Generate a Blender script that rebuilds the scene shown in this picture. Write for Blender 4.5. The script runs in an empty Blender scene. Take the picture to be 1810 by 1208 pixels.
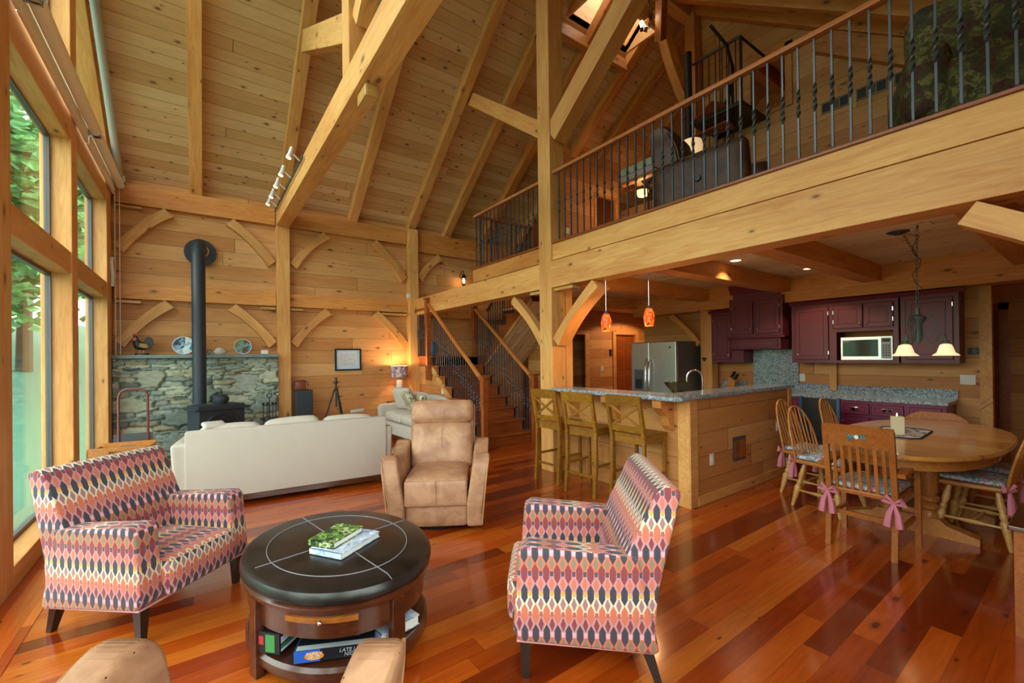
import bpy, bmesh, math, random
import numpy as np
from mathutils import Vector, Matrix
from math import sin, cos, pi, radians as R
random.seed(7)
sc = bpy.context.scene
COL = sc.collection

# ---------------------------------------------------------------- camera
F, YAW, PITCH, ROLL = 765.3, 0.625666, 0.0039389, -0.0124593
cd = bpy.data.cameras.new('camera'); cam = bpy.data.objects.new('camera', cd); COL.objects.link(cam)
cd.sensor_fit = 'HORIZONTAL'; cd.sensor_width = 36; cd.lens = 36 * F / 1810; cd.shift_y = 22.65 / 1810
cd.clip_start = 0.05; cd.clip_end = 200
fw = Vector((sin(YAW) * cos(PITCH), cos(YAW) * cos(PITCH), sin(PITCH)))
rt = Vector((cos(YAW), -sin(YAW), 0)); up = rt.cross(fw)
r3 = rt * cos(ROLL) + up * sin(ROLL); u3 = -rt * sin(ROLL) + up * cos(ROLL)
cam.matrix_world = Matrix(((r3.x, u3.x, -fw.x, 0), (r3.y, u3.y, -fw.y, 0), (r3.z, u3.z, -fw.z, 1.5), (0, 0, 0, 1)))
sc.camera = cam

# ---------------------------------------------------------------- sky, daylight, exposure
w = bpy.data.worlds.new('sky'); sc.world = w; w.use_nodes = True
bg = w.node_tree.nodes['Background']; bg.inputs['Color'].default_value = (1.0, 0.97, 0.93, 1); bg.inputs['Strength'].default_value = 6.0
def portal(name, loc, rot, sx, sy):
    l = bpy.data.lights.new(name, 'AREA'); l.shape = 'RECTANGLE'; l.size = sx; l.size_y = sy; l.cycles.is_portal = True
    o = bpy.data.objects.new(name, l); COL.objects.link(o); o.location = loc; o.rotation_euler = rot
portal('portal_gable_window', (-1.3, 4.1, 2.6), (0, R(-90), 0), 5.0, 8.2)
portal('portal_added_opening', (0.3, -0.62, 2.0), (R(-90), 0, R(180)), 2.4, 2.6)  # portal of the added unseen opening behind the camera
sv = sc.view_settings; sv.view_transform = 'Standard'; sv.look = 'None'; sv.exposure = 0.68; sv.gamma = 1; sv.use_curve_mapping = False
sc.cycles.diffuse_bounces = 6; sc.cycles.max_bounces = 10; sc.cycles.sample_clamp_indirect = 8

# ---------------------------------------------------------------- node helper
class G:
    def __init__(s, name, rough=0.5, metal=0.0):
        s.m = bpy.data.materials.new(name); s.m.use_nodes = True; s.t = s.m.node_tree
        s.b = s.t.nodes['Principled BSDF']; s.out = s.t.nodes['Material Output']
        s.set('Roughness', rough); s.set('Metallic', metal)
    def set(s, k, v):
        if isinstance(v, bpy.types.NodeSocket): s.t.links.new(v, s.b.inputs[k])
        else:
            if isinstance(v, tuple) and len(v) == 3: v = (*v, 1)
            s.b.inputs[k].default_value = v
    def put(s, inp, v):
        if isinstance(v, bpy.types.NodeSocket): s.t.links.new(v, inp)
        elif v is not None:
            if isinstance(v, tuple) and len(v) == 3 and len(inp.default_value) == 4: v = (*v, 1)
            inp.default_value = v
    def N(s, typ, **kw):
        n = s.t.nodes.new(typ)
        for k, v in kw.items(): setattr(n, k, v)
        return n
    def math(s, op, a, b=None, c=None, clamp=False):
        n = s.N('ShaderNodeMath', operation=op, use_clamp=clamp)
        for i, v in enumerate((a, b, c)):
            if v is not None: s.put(n.inputs[i], v)
        return n.outputs[0]
    def mix(s, f, a, b, mode='MIX'):
        n = s.N('ShaderNodeMix', data_type='RGBA', blend_type=mode)
        s.put(n.inputs[0], f); s.put(n.inputs[6], a); s.put(n.inputs[7], b); return n.outputs[2]
    def comb(s, x, y, z=0.0):
        n = s.N('ShaderNodeCombineXYZ')
        for i, v in enumerate((x, y, z)): s.put(n.inputs[i], v)
        return n.outputs[0]
    def sep(s, v):
        n = s.N('ShaderNodeSeparateXYZ'); s.put(n.inputs[0], v); return n.outputs
    def coord(s, k='Object'): return s.N('ShaderNodeTexCoord').outputs[k]
    def vmul(s, v, c):
        n = s.N('ShaderNodeVectorMath', operation='MULTIPLY'); s.put(n.inputs[0], v); s.put(n.inputs[1], c); return n.outputs[0]
    def vadd(s, v, c):
        n = s.N('ShaderNodeVectorMath', operation='ADD'); s.put(n.inputs[0], v); s.put(n.inputs[1], c); return n.outputs[0]
    def noise(s, v, scale, detail=3.0, rough=0.55, dist=0.0):
        n = s.N('ShaderNodeTexNoise'); s.put(n.inputs['Vector'], v); n.inputs['Scale'].default_value = scale
        n.inputs['Detail'].default_value = detail; n.inputs['Roughness'].default_value = rough; n.inputs['Distortion'].default_value = dist
        return n.outputs['Fac']
    def white(s, v):
        n = s.N('ShaderNodeTexWhiteNoise', noise_dimensions='3D'); s.put(n.inputs[0], v); return n.outputs
    def voro(s, v, scale, feat='F1', dim='3D'):
        n = s.N('ShaderNodeTexVoronoi', feature=feat, voronoi_dimensions=dim); s.put(n.inputs['Vector'], v); n.inputs['Scale'].default_value = scale; return n.outputs
    def ramp(s, f, stops, interp='LINEAR'):
        n = s.N('ShaderNodeValToRGB'); cr = n.color_ramp; cr.interpolation = interp
        while len(cr.elements) < len(stops): cr.elements.new(0.5)
        for e, (p, c) in zip(cr.elements, stops):
            e.position = p; e.color = c if len(c) == 4 else (*c, 1)
        s.put(n.inputs[0], f); return n.outputs[0]
    def bump(s, h, strength=0.3, dist=0.01):
        n = s.N('ShaderNodeBump'); n.inputs['Strength'].default_value = strength; n.inputs['Distance'].default_value = dist
        s.put(n.inputs['Height'], h); s.t.links.new(n.outputs[0], s.b.inputs['Normal'])
def S(h):                                  # sRGB hex -> linear
    v = [int(h[i:i + 2], 16) / 255 for i in (0, 2, 4)]
    return tuple(x / 12.92 if x <= 0.04045 else ((x + 0.055) / 1.055) ** 2.4 for x in v)
def plain(name, col, rough=0.5, metal=0.0, **kw):
    g = G(name, rough, metal); c = g.noise(g.coord(), 14.0, 3.0)
    g.set('Base Color', g.mix(g.math('MULTIPLY', c, 0.35), col, tuple(x * 0.72 for x in col)))
    for k, v in kw.items(): g.set(k.replace('_', ' '), v)
    return g.m
def emit(name, col, strength):
    g = G(name); g.set('Base Color', col); g.set('Emission Color', col); g.set('Emission Strength', strength); return g.m

# wood whose grain runs along local x of each timber; every object shifts the pattern
def timber_mat(name, a, b, knot=S('5a3418'), rough=0.55, knots=True, gs=1.0, coat=0.0):
    g = G(name, rough); oi = g.N('ShaderNodeObjectInfo').outputs['Random']
    p = g.vadd(g.coord(), g.comb(g.math('MULTIPLY', oi, 37.0), g.math('MULTIPLY', oi, 11.0), g.math('MULTIPLY', oi, 23.0)))
    q = g.vmul(p, (1.6 * gs, 16 * gs, 16 * gs))
    n1 = g.noise(q, 1.5, 5.0, 0.6, 1.2); n2 = g.noise(g.vmul(p, (0.7, 3, 3)), 1.0, 2.0)
    c = g.mix(g.ramp(n1, [(0.3, (0, 0, 0)), (0.7, (1, 1, 1))]), a, b)
    c = g.mix(g.ramp(n2, [(0.4, (0, 0, 0)), (0.7, (0.7, 0.7, 0.7))]), c, g.mix(1.0, c, (0.78, 0.62, 0.48), 'MULTIPLY'))
    tint = g.math('MULTIPLY_ADD', oi, 0.22, 0.88)
    c = g.mix(1.0, c, g.comb(tint, tint, tint), 'MULTIPLY')
    if knots:
        pc = g.sep(p); v = g.voro(g.comb(g.math('MULTIPLY', pc[0], 2.3), g.math('MULTIPLY', g.math('ADD', pc[1], pc[2]), 5.0)), 1.0, dim='2D')
        rare = g.math('GREATER_THAN', g.sep(v['Color'])[0], 0.62)
        k = g.ramp(g.math('MULTIPLY_ADD', n1, 0.06, g.math('MULTIPLY', v['Distance'], g.math('MULTIPLY_ADD', g.sep(v['Color'])[1], 1.4, 0.75))), [(0.085, (1, 1, 1)), (0.11, (0.4, 0.4, 0.4)), (0.22, (0, 0, 0))])
        c = g.mix(g.math('MULTIPLY', k, g.math('MULTIPLY', rare, 0.85)), c, knot)
    g.set('Base Color', c); g.bump(n1, 0.12, 0.004)
    if coat: g.set('Coat Weight', coat); g.set('Coat Roughness', 0.12)
    return g.m
# planks in world coordinates: u along the boards, v across
def plank_mat(name, u, v, width, length, cols, rough=0.5, groove=0.035, knots=True, knot=S('5a3418'), vs=1.0, coat=0.0, tone=0.5, bump=0.5, spec=None, ks=(2.6, 6.5), kr=0.7):
    g = G(name, rough); co = g.sep(g.coord()); ix = {'X': 0, 'Y': 1, 'Z': 2}
    U = co[ix[u]]; V = g.math('MULTIPLY', co[ix[v]], vs)
    vr = g.math('DIVIDE', V, width); row = g.math('FLOOR', vr); vf = g.math('SUBTRACT', vr, row)
    off = g.math('MULTIPLY', g.white(g.comb(row, 3.7, 1.1))[0], length * 3)
    ur = g.math('DIVIDE', g.math('ADD', U, off), length); brd = g.math('FLOOR', ur); uf = g.math('SUBTRACT', ur, brd)
    wn = g.white(g.comb(row, brd, 5.5)); rnd = wn[0]; r2 = g.sep(wn[1])[1]
    sh = g.math('MULTIPLY', rnd, 19.0)
    q = g.comb(g.math('ADD', g.math('MULTIPLY', U, 1.5), sh), g.math('MULTIPLY', V, 17.0), sh)
    n1 = g.noise(q, 1.4, 5.0, 0.6, 1.3); n2 = g.noise(g.comb(g.math('ADD', U, sh), g.math('MULTIPLY', V, 4.0), sh), 1.3, 3.0)
    n = len(cols); c = g.ramp(rnd, [(i / n, cc) for i, cc in enumerate(cols)], 'CONSTANT')
    dk = g.mix(1.0, c, (0.62, 0.52, 0.45), 'MULTIPLY')
    c = g.mix(g.math('MULTIPLY', g.ramp(n1, [(0.35, (0, 0, 0)), (0.72, (1, 1, 1))]), tone), c, dk)
    c = g.mix(g.math('MULTIPLY', g.ramp(n2, [(0.45, (0, 0, 0)), (0.75, (1, 1, 1))]), tone * 0.8), c, g.mix(1.0, c, (0.8, 0.62, 0.5), 'MULTIPLY'))
    if knots:
        vo = g.voro(g.comb(g.math('ADD', g.math('MULTIPLY', U, ks[0]), sh), g.math('MULTIPLY', V, ks[1])), 1.0, dim='2D')
        rare = g.math('GREATER_THAN', g.sep(vo['Color'])[0], kr)
        k = g.ramp(g.math('MULTIPLY_ADD', n1, 0.08, g.math('MULTIPLY', vo['Distance'], g.math('MULTIPLY_ADD', g.sep(vo['Color'])[1], 1.6, 0.8))), [(0.10, (1, 1, 1)), (0.14, (0.35, 0.35, 0.35)), (0.24, (0, 0, 0))])
        c = g.mix(g.math('MULTIPLY', k, g.math('MULTIPLY', rare, 0.85)), c, knot)
    e = g.math('MINIMUM', g.math('MULTIPLY', g.math('MINIMUM', vf, g.math('SUBTRACT', 1.0, vf)), width), g.math('MULTIPLY', g.math('MINIMUM', uf, g.math('SUBTRACT', 1.0, uf)), length * 0.6))
    gr = g.math('LESS_THAN', e, groove * width)
    c = g.mix(g.math('MULTIPLY', gr, 0.6), c, (0.03, 0.012, 0.005))
    g.set('Base Color', c)
    g.bump(g.math('SUBTRACT', g.math('MULTIPLY', n1, 0.15), gr), bump, 0.004)
    if coat: g.set('Coat Weight', coat); g.set('Coat Roughness', 0.1)
    if spec is not None: g.set('Specular IOR Level', spec)
    return g.m

MT = {}
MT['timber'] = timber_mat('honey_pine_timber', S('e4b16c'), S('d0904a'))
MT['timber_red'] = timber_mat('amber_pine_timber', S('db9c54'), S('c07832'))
MT['stair'] = timber_mat('stained_cherry', S('a85a26'), S('7d3a14'), knots=False, rough=0.3, coat=0.3)
MT['rail'] = timber_mat('golden_stained_handrail', S('c8813c'), S('a8612a'), knots=False, rough=0.3, coat=0.3)
MT['stool'] = timber_mat('olive_brown_stool_wood', S('9c6e1c'), S('754b10'), knots=False, rough=0.4)
MT['oak'] = timber_mat('honey_oak', S('c98a45'), S('a4662a'), knots=False, rough=0.35, gs=2)
MT['oak_pale'] = timber_mat('pale_turned_maple', S('d7ac68'), S('bb8a48'), knots=False, rough=0.35, gs=2)
MT['oak_dark'] = timber_mat('reddish_oak', S('b56e2c'), S('8e4f1c'), knots=False, rough=0.35, gs=2)
MT['walnut'] = timber_mat('dark_walnut', S('5b2f1a'), S('3d1c0e'), knots=False, rough=0.28, coat=0.4)
MT['tabletop'] = plank_mat('pine_table_boards', 'Y', 'X', 0.3, 9.0, [S('cf9850'), S('c58c45'), S('d6a25a')], rough=0.28, groove=0.012, coat=0.4)
MT['wall_y'] = plank_mat('shiplap_along_x', 'X', 'Z', 0.235, 3.9, [S('d8a062'), S('cc9254'), S('dda96c'), S('c4884c')], groove=0.014, rough=0.6)
MT['wall_x'] = plank_mat('shiplap_along_y', 'Y', 'Z', 0.235, 3.9, [S('d49c5c'), S('c88e4e'), S('daa466'), S('c2864a')], groove=0.014, rough=0.6)
MT['ceil'] = plank_mat('sloping_ceiling_boards', 'X', 'Y', 0.155, 40.0, [S('dab888'), S('d2ad7a'), S('dfbf90'), S('cda672')], groove=0.022, vs=1.25, rough=0.6, tone=0.4, ks=(3.4, 6.5), kr=0.5)
MT['ceil_k'] = plank_mat('flat_ceiling_boards', 'Y', 'X', 0.14, 3.0, [S('e6d0a8'), S('dcc296'), S('ecd9b6')], groove=0.025, rough=0.6, tone=0.35)
MT['floor'] = plank_mat('cherry_floor_boards', 'X', 'Y', 0.118, 1.55, [S('b85214'), S('a4420e'), S('c05a16'), S('96390c'), S('b04c10'), S('7c2c0a'), S('c4681f'), S('a8480f')], groove=0.007, rough=0.2, knots=True, knot=S('3a1206'), tone=0.7, coat=0.5, kr=0.85, bump=0.15)
MT['floor_edge'] = plank_mat('cherry_border_boards', 'Y', 'X', 0.118, 1.55, [S('c65c14'), S('ab440c'), S('d46c1c')], groove=0.008, rough=0.22, knot=S('3a1206'), tone=0.6, coat=0.35, bump=0.15)
MT['black'] = plain('black_iron', (0.012, 0.012, 0.014), 0.45)
MT['iron'] = plain('wrought_iron', (0.075, 0.085, 0.105), 0.35, 0.5)
MT['stove'] = plain('blue_black_cast_iron', (0.02, 0.028, 0.04), 0.5)
MT['steel'] = plain('brushed_steel', (0.74, 0.80, 0.79), 0.3, 1.0)
MT['chrome'] = plain('polished_chrome', (0.8, 0.8, 0.8), 0.12, 1.0)
MT['dark_gray'] = plain('dark_grey_enamel', (0.09, 0.09, 0.095), 0.4)
MT['white'] = plain('white_plastic', (0.78, 0.78, 0.76), 0.4)
MT['cab'] = plain('burgundy_painted_wood', S('6c2338'), 0.38)
MT['cab_base'] = plain('plum_painted_wood', S('7e2450'), 0.38)
MT['cab_gap'] = plain('dark_door_lines', S('2c0a14'), 0.6)  # thin dark strips along door edges and panel outlines
MT['sofa'] = plain('cream_linen', S('c2b9af'), 0.9)
MT['legdark'] = plain('espresso_leg', (0.022, 0.012, 0.008), 0.35)
MT['ribbon'] = plain('pink_cotton_ribbon', S('c9788c'), 0.85)
MT['blue'] = plain('blue_paint', S('2f5c86'), 0.45)

def leather(name, a, b, rough=0.42):
    g = G(name, rough); p = g.coord(); n = g.noise(p, 7.0, 5.0, 0.6, 0.4); f = g.noise(p, 160.0, 2.0)
    g.set('Base Color', g.mix(g.ramp(n, [(0.35, (0, 0, 0)), (0.68, (1, 1, 1))]), a, b)); g.bump(f, 0.12, 0.002); return g.m
MT['tan'] = leather('tan_suede_leather', S('b98c6c'), S('94674c'), 0.5)
MT['tan_piping'] = leather('pale_tan_piping', S('b88d66'), S('a07650'), 0.5)
MT['blackleather'] = leather('dark_brown_distressed_leather', S('2a2422'), S('15110f'), 0.3)
MT['brownleather'] = leather('dark_chocolate_leather', S('5c3420'), S('3a2014'), 0.5)

def granite():
    g = G('blue_grey_granite', 0.15); p = g.coord()
    v = g.voro(p, 95.0); n = g.noise(p, 60.0, 4.0, 0.7)
    c = g.ramp(g.sep(v['Color'])[0], [(0, S('4c5660')), (0.2, S('8e9aa6')), (0.5, S('b6c2cc')), (0.78, S('6a7680')), (0.9, S('d6dfe6'))], 'CONSTANT')
    g.set('Base Color', g.mix(g.math('MULTIPLY', n, 0.7), c, S('7a8a96'))); return g.m
MT['granite'] = granite()

def ogee():                                   # woven diamond upholstery, from UVs in metres
    g = G('woven_diamond_upholstery', 0.85); uv = g.sep(g.coord('UV'))
    x = g.math('DIVIDE', uv[0], 0.050); y = g.math('DIVIDE', uv[1], 0.092)
    xf = g.math('ABSOLUTE', g.math('SUBTRACT', g.math('FRACT', x), 0.5))       # 0 at column centre, .5 at edge
    yf = g.math('SUBTRACT', g.math('FRACT', y), 0.5); ya = g.math('ABSOLUTE', yf)
    inA = g.math('LESS_THAN', g.math('ADD', xf, ya), 0.5)
    kA = g.math('FRACT', g.math('DIVIDE', g.math('FLOOR', y), 4.0))
    kB = g.math('FRACT', g.math('DIVIDE', g.math('FLOOR', g.math('ADD', y, 0.5)), 4.0))
    navy, cream, mar, cor, pk, grn, org = S('3a3a48'), S('d2c5ac'), S('823a42'), S('c26a52'), S('b8848a'), S('7f7561'), S('e79a45')
    A = g.ramp(kA, [(0, navy), (0.24, mar), (0.49, navy), (0.74, cor)], 'CONSTANT')
    B = g.ramp(kB, [(0, cream), (0.24, pk), (0.49, cor), (0.74, pk)], 'CONSTANT')
    L = g.ramp(kB, [(0, S('9c7076')), (0.24, cor), (0.49, grn), (0.74, mar)], 'CONSTANT')
    D = g.ramp(kA, [(0, org), (0.24, S('4e4658')), (0.49, S('d9a4b4')), (0.74, S('b05a50'))], 'CONSTANT')
    xe = g.math('SUBTRACT', 0.5, xf); yb = g.math('SUBTRACT', 0.5, ya)           # distances from B centre
    lens = g.math('LESS_THAN', g.math('ADD', g.math('MULTIPLY', xe, 1.9), g.math('MULTIPLY', yb, 1.35)), 0.48)
    c = g.mix(inA, g.mix(lens, B, L), A)
    dot = g.math('LESS_THAN', g.math('MAXIMUM', g.math('MULTIPLY', xe, 1.0), g.math('MULTIPLY', ya, 1.2)), 0.15)
    ring = g.math('LESS_THAN', g.math('MAXIMUM', g.math('MULTIPLY', xe, 0.8), g.math('MULTIPLY', ya, 0.95)), 0.17)
    c = g.mix(ring, c, B); c = g.mix(dot, c, D)
    g.set('Base Color', c); g.set('Sheen Weight', 0.15)
    f = g.noise(g.coord(), 700.0, 1.0); g.bump(f, 0.2, 0.002); return g.m
MT['ogee'] = ogee()

def floral(name, base, cols, scale=14.0):
    g = G(name, 0.85); p = g.coord(); d = g.noise(p, scale * 0.8, 3.0)
    v = g.voro(g.vadd(p, g.comb(g.math('MULTIPLY', d, 0.06), g.math('MULTIPLY', d, -0.05), 0.0)), scale)
    n = len(cols); c = g.ramp(g.sep(v['Color'])[0], [(i / n, cc) for i, cc in enumerate(cols)], 'CONSTANT')
    m = g.ramp(g.noise(p, scale * 2.2, 4.0, 0.7), [(0.47, (0, 0, 0)), (0.52, (1, 1, 1))])
    g.set('Base Color', g.mix(m, base, c)); return g.m
MT['cushion'] = floral('floral_seat_cotton', S('c4d2dc'), [S('5d7d9a'), S('b6707c'), S('7f9ab2'), S('8a9a80')], 22)
MT['tapestry'] = floral('green_burgundy_tapestry', S('3f3c20'), [S('5c5a2c'), S('4a1c22'), S('6d6838'), S('33301a')], 14)
MT['pillow_f'] = floral('floral_pillow_print', S('cfc6a8'), [S('6c6a55'), S('8c5a44'), S('3e4644'), S('a59a74')], 16)
MT['shade_p'] = floral('patterned_lampshade', S('cfa9ae'), [S('6d3f55'), S('e6c9c0'), S('49455e')], 26)

def glass(name='window_glass', tint=(0.84, 0.92, 0.9), refl=0.09):
    g = G(name); t = g.t; tr = g.N('ShaderNodeBsdfTransparent'); tr.inputs[0].default_value = (*tint, 1)
    gl = g.N('ShaderNodeBsdfGlossy'); gl.inputs['Roughness'].default_value = 0.02
    fr = g.N('ShaderNodeLayerWeight'); fr.inputs[0].default_value = 0.25
    mx = g.N('ShaderNodeMixShader'); t.links.new(g.math('MULTIPLY_ADD', fr.outputs['Fresnel'], 0.3, refl - 0.04), mx.inputs[0])
    t.links.new(tr.outputs[0], mx.inputs[1]); t.links.new(gl.outputs[0], mx.inputs[2]); t.links.new(mx.outputs[0], g.out.inputs[0]); return g.m
MT['glass'] = glass()
MT['cleaglass'] = glass('clear_lamp_glass', (0.97, 0.97, 0.95), 0.1)
MT['vase'] = glass('olive_green_glass', (0.55, 0.6, 0.3), 0.15)

# ---------------------------------------------------------------- mesh helpers
def box(bm, a, b, M=None, bev=0.0):
    xs, ys, zs = (min(a[0], b[0]), max(a[0], b[0])), (min(a[1], b[1]), max(a[1], b[1])), (min(a[2], b[2]), max(a[2], b[2]))
    vs = [bm.verts.new((x, y, z)) for x in xs for y in ys for z in zs]
    F_ = [(0, 1, 3, 2), (4, 6, 7, 5), (0, 4, 5, 1), (2, 3, 7, 6), (0, 2, 6, 4), (1, 5, 7, 3)]
    fs = [bm.faces.new([vs[i] for i in f]) for f in F_]
    if bev:
        es = list({e for f in fs for e in f.edges})
        r = bmesh.ops.bevel(bm, geom=es, offset=bev, segments=2, profile=0.6, affect='EDGES')
        vs = list({v for f in r['faces'] for v in f.verts} | {v for v in vs if v.is_valid})
    if M is not None:
        for v in vs: v.co = M @ v.co
    return vs
def prism(bm, pts, d0, d1, axis='y'):         # outline in two axes, extruded along the third
    def P(p, d): return {'y': (p[0], d, p[1]), 'x': (d, p[0], p[1]), 'z': (p[0], p[1], d)}[axis]
    a = [bm.verts.new(P(p, d0)) for p in pts]; b = [bm.verts.new(P(p, d1)) for p in pts]
    n = len(pts); fs = [bm.faces.new(a[::-1]), bm.faces.new(b)]
    for i in range(n): fs.append(bm.faces.new((a[i], a[(i + 1) % n], b[(i + 1) % n], b[i])))
    bmesh.ops.recalc_face_normals(bm, faces=fs); return a + b
def tube(bm, pts, r, n=8, cap=True, closed=False):
    pts = [Vector(p) for p in pts]; m = len(pts); rings = []
    rad = r if isinstance(r, (list, tuple)) else [r] * m
    t0 = (pts[1] - pts[0]).normalized(); nx = t0.orthogonal().normalized()
    for i, p in enumerate(pts):
        a = pts[(i - 1) % m] if (i or closed) else p; b = pts[(i + 1) % m] if (i < m - 1 or closed) else p
        t = (b - a).normalized(); nx = (nx - t * nx.dot(t)).normalized(); ny = t.cross(nx)
        rings.append([bm.verts.new(p + (nx * cos(2 * pi * k / n) + ny * sin(2 * pi * k / n)) * rad[i]) for k in range(n)])
    fs = []
    for i in range(m - 1 + (1 if closed else 0)):
        A, B = rings[i], rings[(i + 1) % m]
        for k in range(n): fs.append(bm.faces.new((A[k], A[(k + 1) % n], B[(k + 1) % n], B[k])))
    if cap and not closed: fs += [bm.faces.new(rings[0][::-1]), bm.faces.new(rings[-1])]
    return [v for q in rings for v in q]
def lathe(bm, prof, n=24, c=(0, 0, 0), sx=1.0, sy=1.0):
    rings = []
    for r, z in prof:
        if r < 1e-6: rings.append([bm.verts.new((c[0], c[1], c[2] + z))])
        else: rings.append([bm.verts.new((c[0] + r * sx * cos(2 * pi * k / n), c[1] + r * sy * sin(2 * pi * k / n), c[2] + z)) for k in range(n)])
    for A, B in zip(rings, rings[1:]):
        for k in range(n):
            q = [A[k % len(A)], A[(k + 1) % len(A)], B[(k + 1) % len(B)], B[k % len(B)]]
            q = list(dict.fromkeys(q))
            if len(q) > 2: bm.faces.new(q)
    return [v for q in rings for v in q]
def pad(bm, s, r=0.04, n=7, puff=(0, 0, 0), M=None):      # soft cushion centred on the origin
    g = bmesh.new(); bmesh.ops.create_cube(g, size=2.0)
    bmesh.ops.subdivide_edges(g, edges=g.edges[:], cuts=n, use_grid_fill=True)
    h = Vector(s) / 2; out = {}
    for v in g.verts:
        u = [sin(max(-1, min(1, c)) * pi / 2) for c in v.co]
        q = Vector([u[i] * h[i] for i in range(3)])
        inn = Vector([max(-(h[i] - r), min(h[i] - r, q[i])) for i in range(3)]); d = q - inn
        p = inn + (d.normalized() * r if d.length > 1e-9 else d)
        for a in range(3):
            if puff[a]:
                b, c = [(1, 2), (0, 2), (0, 1)][a]
                p[a] += u[a] * puff[a] * (1 - u[b] ** 2) * (1 - u[c] ** 2) if abs(u[a]) else 0
        out[v] = bm.verts.new(M @ p if M is not None else p)
    for f in g.faces: bm.faces.new([out[v] for v in f.verts])
    g.free(); return list(out.values())
def TR(x=0, y=0, z=0, rx=0, ry=0, rz=0, s=None):
    M = Matrix.Translation((x, y, z)) @ Matrix.Rotation(rz, 4, 'Z') @ Matrix.Rotation(ry, 4, 'Y') @ Matrix.Rotation(rx, 4, 'X')
    if s: M = M @ Matrix.Diagonal((*s, 1))
    return M
def xf(vs, M):
    for v in vs: v.co = M @ v.co
def smooth2d(pts, keep=2, sub=5):
    # Catmull-Rom through a closed outline, leaving the first `keep` corners sharp
    n = len(pts); out = []
    for i in range(n):
        p0, p1, p2, p3 = (Vector(pts[(i + k) % n]) for k in (-1, 0, 1, 2))
        out.append(tuple(p1))
        if i < keep - 1 or i == n - 1: continue
        if i == keep - 1: p0 = p1 * 2 - p2
        if i == n - 2: p3 = p2 * 2 - p1
        for j in range(1, sub):
            t = j / sub; out.append(tuple(0.5 * ((2 * p1) + (p2 - p0) * t + (2 * p0 - 5 * p1 + 4 * p2 - p3) * t * t + (3 * p1 - p0 - 3 * p2 + p3) * t ** 3)))
    return out
def boxuv(bm, swap_top=False, off=(0, 0)):
    uvl = bm.loops.layers.uv.verify(); bm.normal_update()
    for f in bm.faces:
        n = f.normal; ax = max(range(3), key=lambda i: abs(n[i]))
        for l in f.loops:
            c = l.vert.co
            l[uvl].uv = ((c.y, c.z), (c.x, c.z), (c.y, c.x))[ax]
def obj(name, bm, mat, parent=None, smooth=False, M=None, uv=False):
    bmesh.ops.recalc_face_normals(bm, faces=bm.faces[:])
    if uv: boxuv(bm)
    me = bpy.data.meshes.new(name); bm.to_mesh(me); bm.free()
    me.materials.append(MT[mat] if isinstance(mat, str) else mat)
    if smooth:
        if smooth is True: smooth = 40
        me.polygons.foreach_set('use_smooth', [True] * len(me.polygons)); me.set_sharp_from_angle(angle=R(smooth))
    o = bpy.data.objects.new(name, me); COL.objects.link(o)
    if parent: o.parent = parent
    if M is not None: o.matrix_local = M
    return o
def tag(o, label, cat, group=None, kind=None):
    if label: o['label'] = label
    if cat: o['category'] = cat
    if group: o['group'] = group
    if kind: o['kind'] = kind
    return o
def thing(name, label, cat, loc=(0, 0, 0), rz=0, group=None):
    o = bpy.data.objects.new(name, None); COL.objects.link(o); o.location = loc; o.rotation_euler = (0, 0, rz)
    o.empty_display_size = 0.1
    return tag(o, label, cat, group)
def dup(root, loc=None, rz=None, label=None, parent=None):
    c = root.copy(); COL.objects.link(c); c.parent = parent
    if loc is not None: c.location = loc
    if rz is not None: c.rotation_euler = (0, 0, rz)
    if label: c['label'] = label
    for ch in [o for o in bpy.data.objects if o.parent == root]: dup(ch, parent=c)
    return c
def B(): return bmesh.new()
def bx(name, a, b, mat, parent=None, bev=0.0, M=None):
    bm = B(); box(bm, a, b, None, bev); return obj(name, bm, mat, parent, M=M)
def struct(name, bm, mat, parent=None):
    o = obj(name, bm, mat, parent); o['kind'] = 'structure'; return o
def sbox(name, a, b, mat, parent=None):
    bm = B(); box(bm, a, b); return struct(name, bm, mat, parent)
def frame(p0, p1, hint):
    p0, p1 = Vector(p0), Vector(p1); x = (p1 - p0).normalized(); z = Vector(hint); z = (z - x * z.dot(x)).normalized(); y = z.cross(x)
    M = Matrix(((x.x, y.x, z.x, p0.x), (x.y, y.y, z.y, p0.y), (x.z, y.z, z.z, p0.z), (0, 0, 0, 1))); return M, (p1 - p0).length
def timber(name, label, cat, p0, p1, wd, ht, hint=(0, 0, 1), mat='timber', group=None, bev=0.006, top=0.5):
    M, L = frame(p0, p1, hint); bm = B(); box(bm, (0, -wd / 2, -ht * top), (L, wd / 2, ht * (1 - top)), None, bev)
    o = obj(name, bm, mat, None, M=M); return tag(o, label, cat, group)
def brace(label, p0, p1, corner, wd=0.11, th=0.155, bulge=0.055, mat='timber', name='knee_brace'):
    p0, p1 = Vector(p0), Vector(p1); x = (p1 - p0).normalized(); side = Vector(corner) - (p0 + p1) / 2
    side = (side - x * side.dot(x)).normalized()
    M, L = frame(p0, p1, side); bm = B(); n = 10; a, b = [], []
    for i in range(n + 1):
        t = i / n; c = bulge * 4 * t * (1 - t)
        a.append((t * L, c * 0.55)); b.append((t * L, -th + c))
    prism(bm, a + b[::-1], -wd / 2, wd / 2, 'y')
    return tag(obj(name, bm, mat, None, M=M), label, 'brace')

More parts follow.
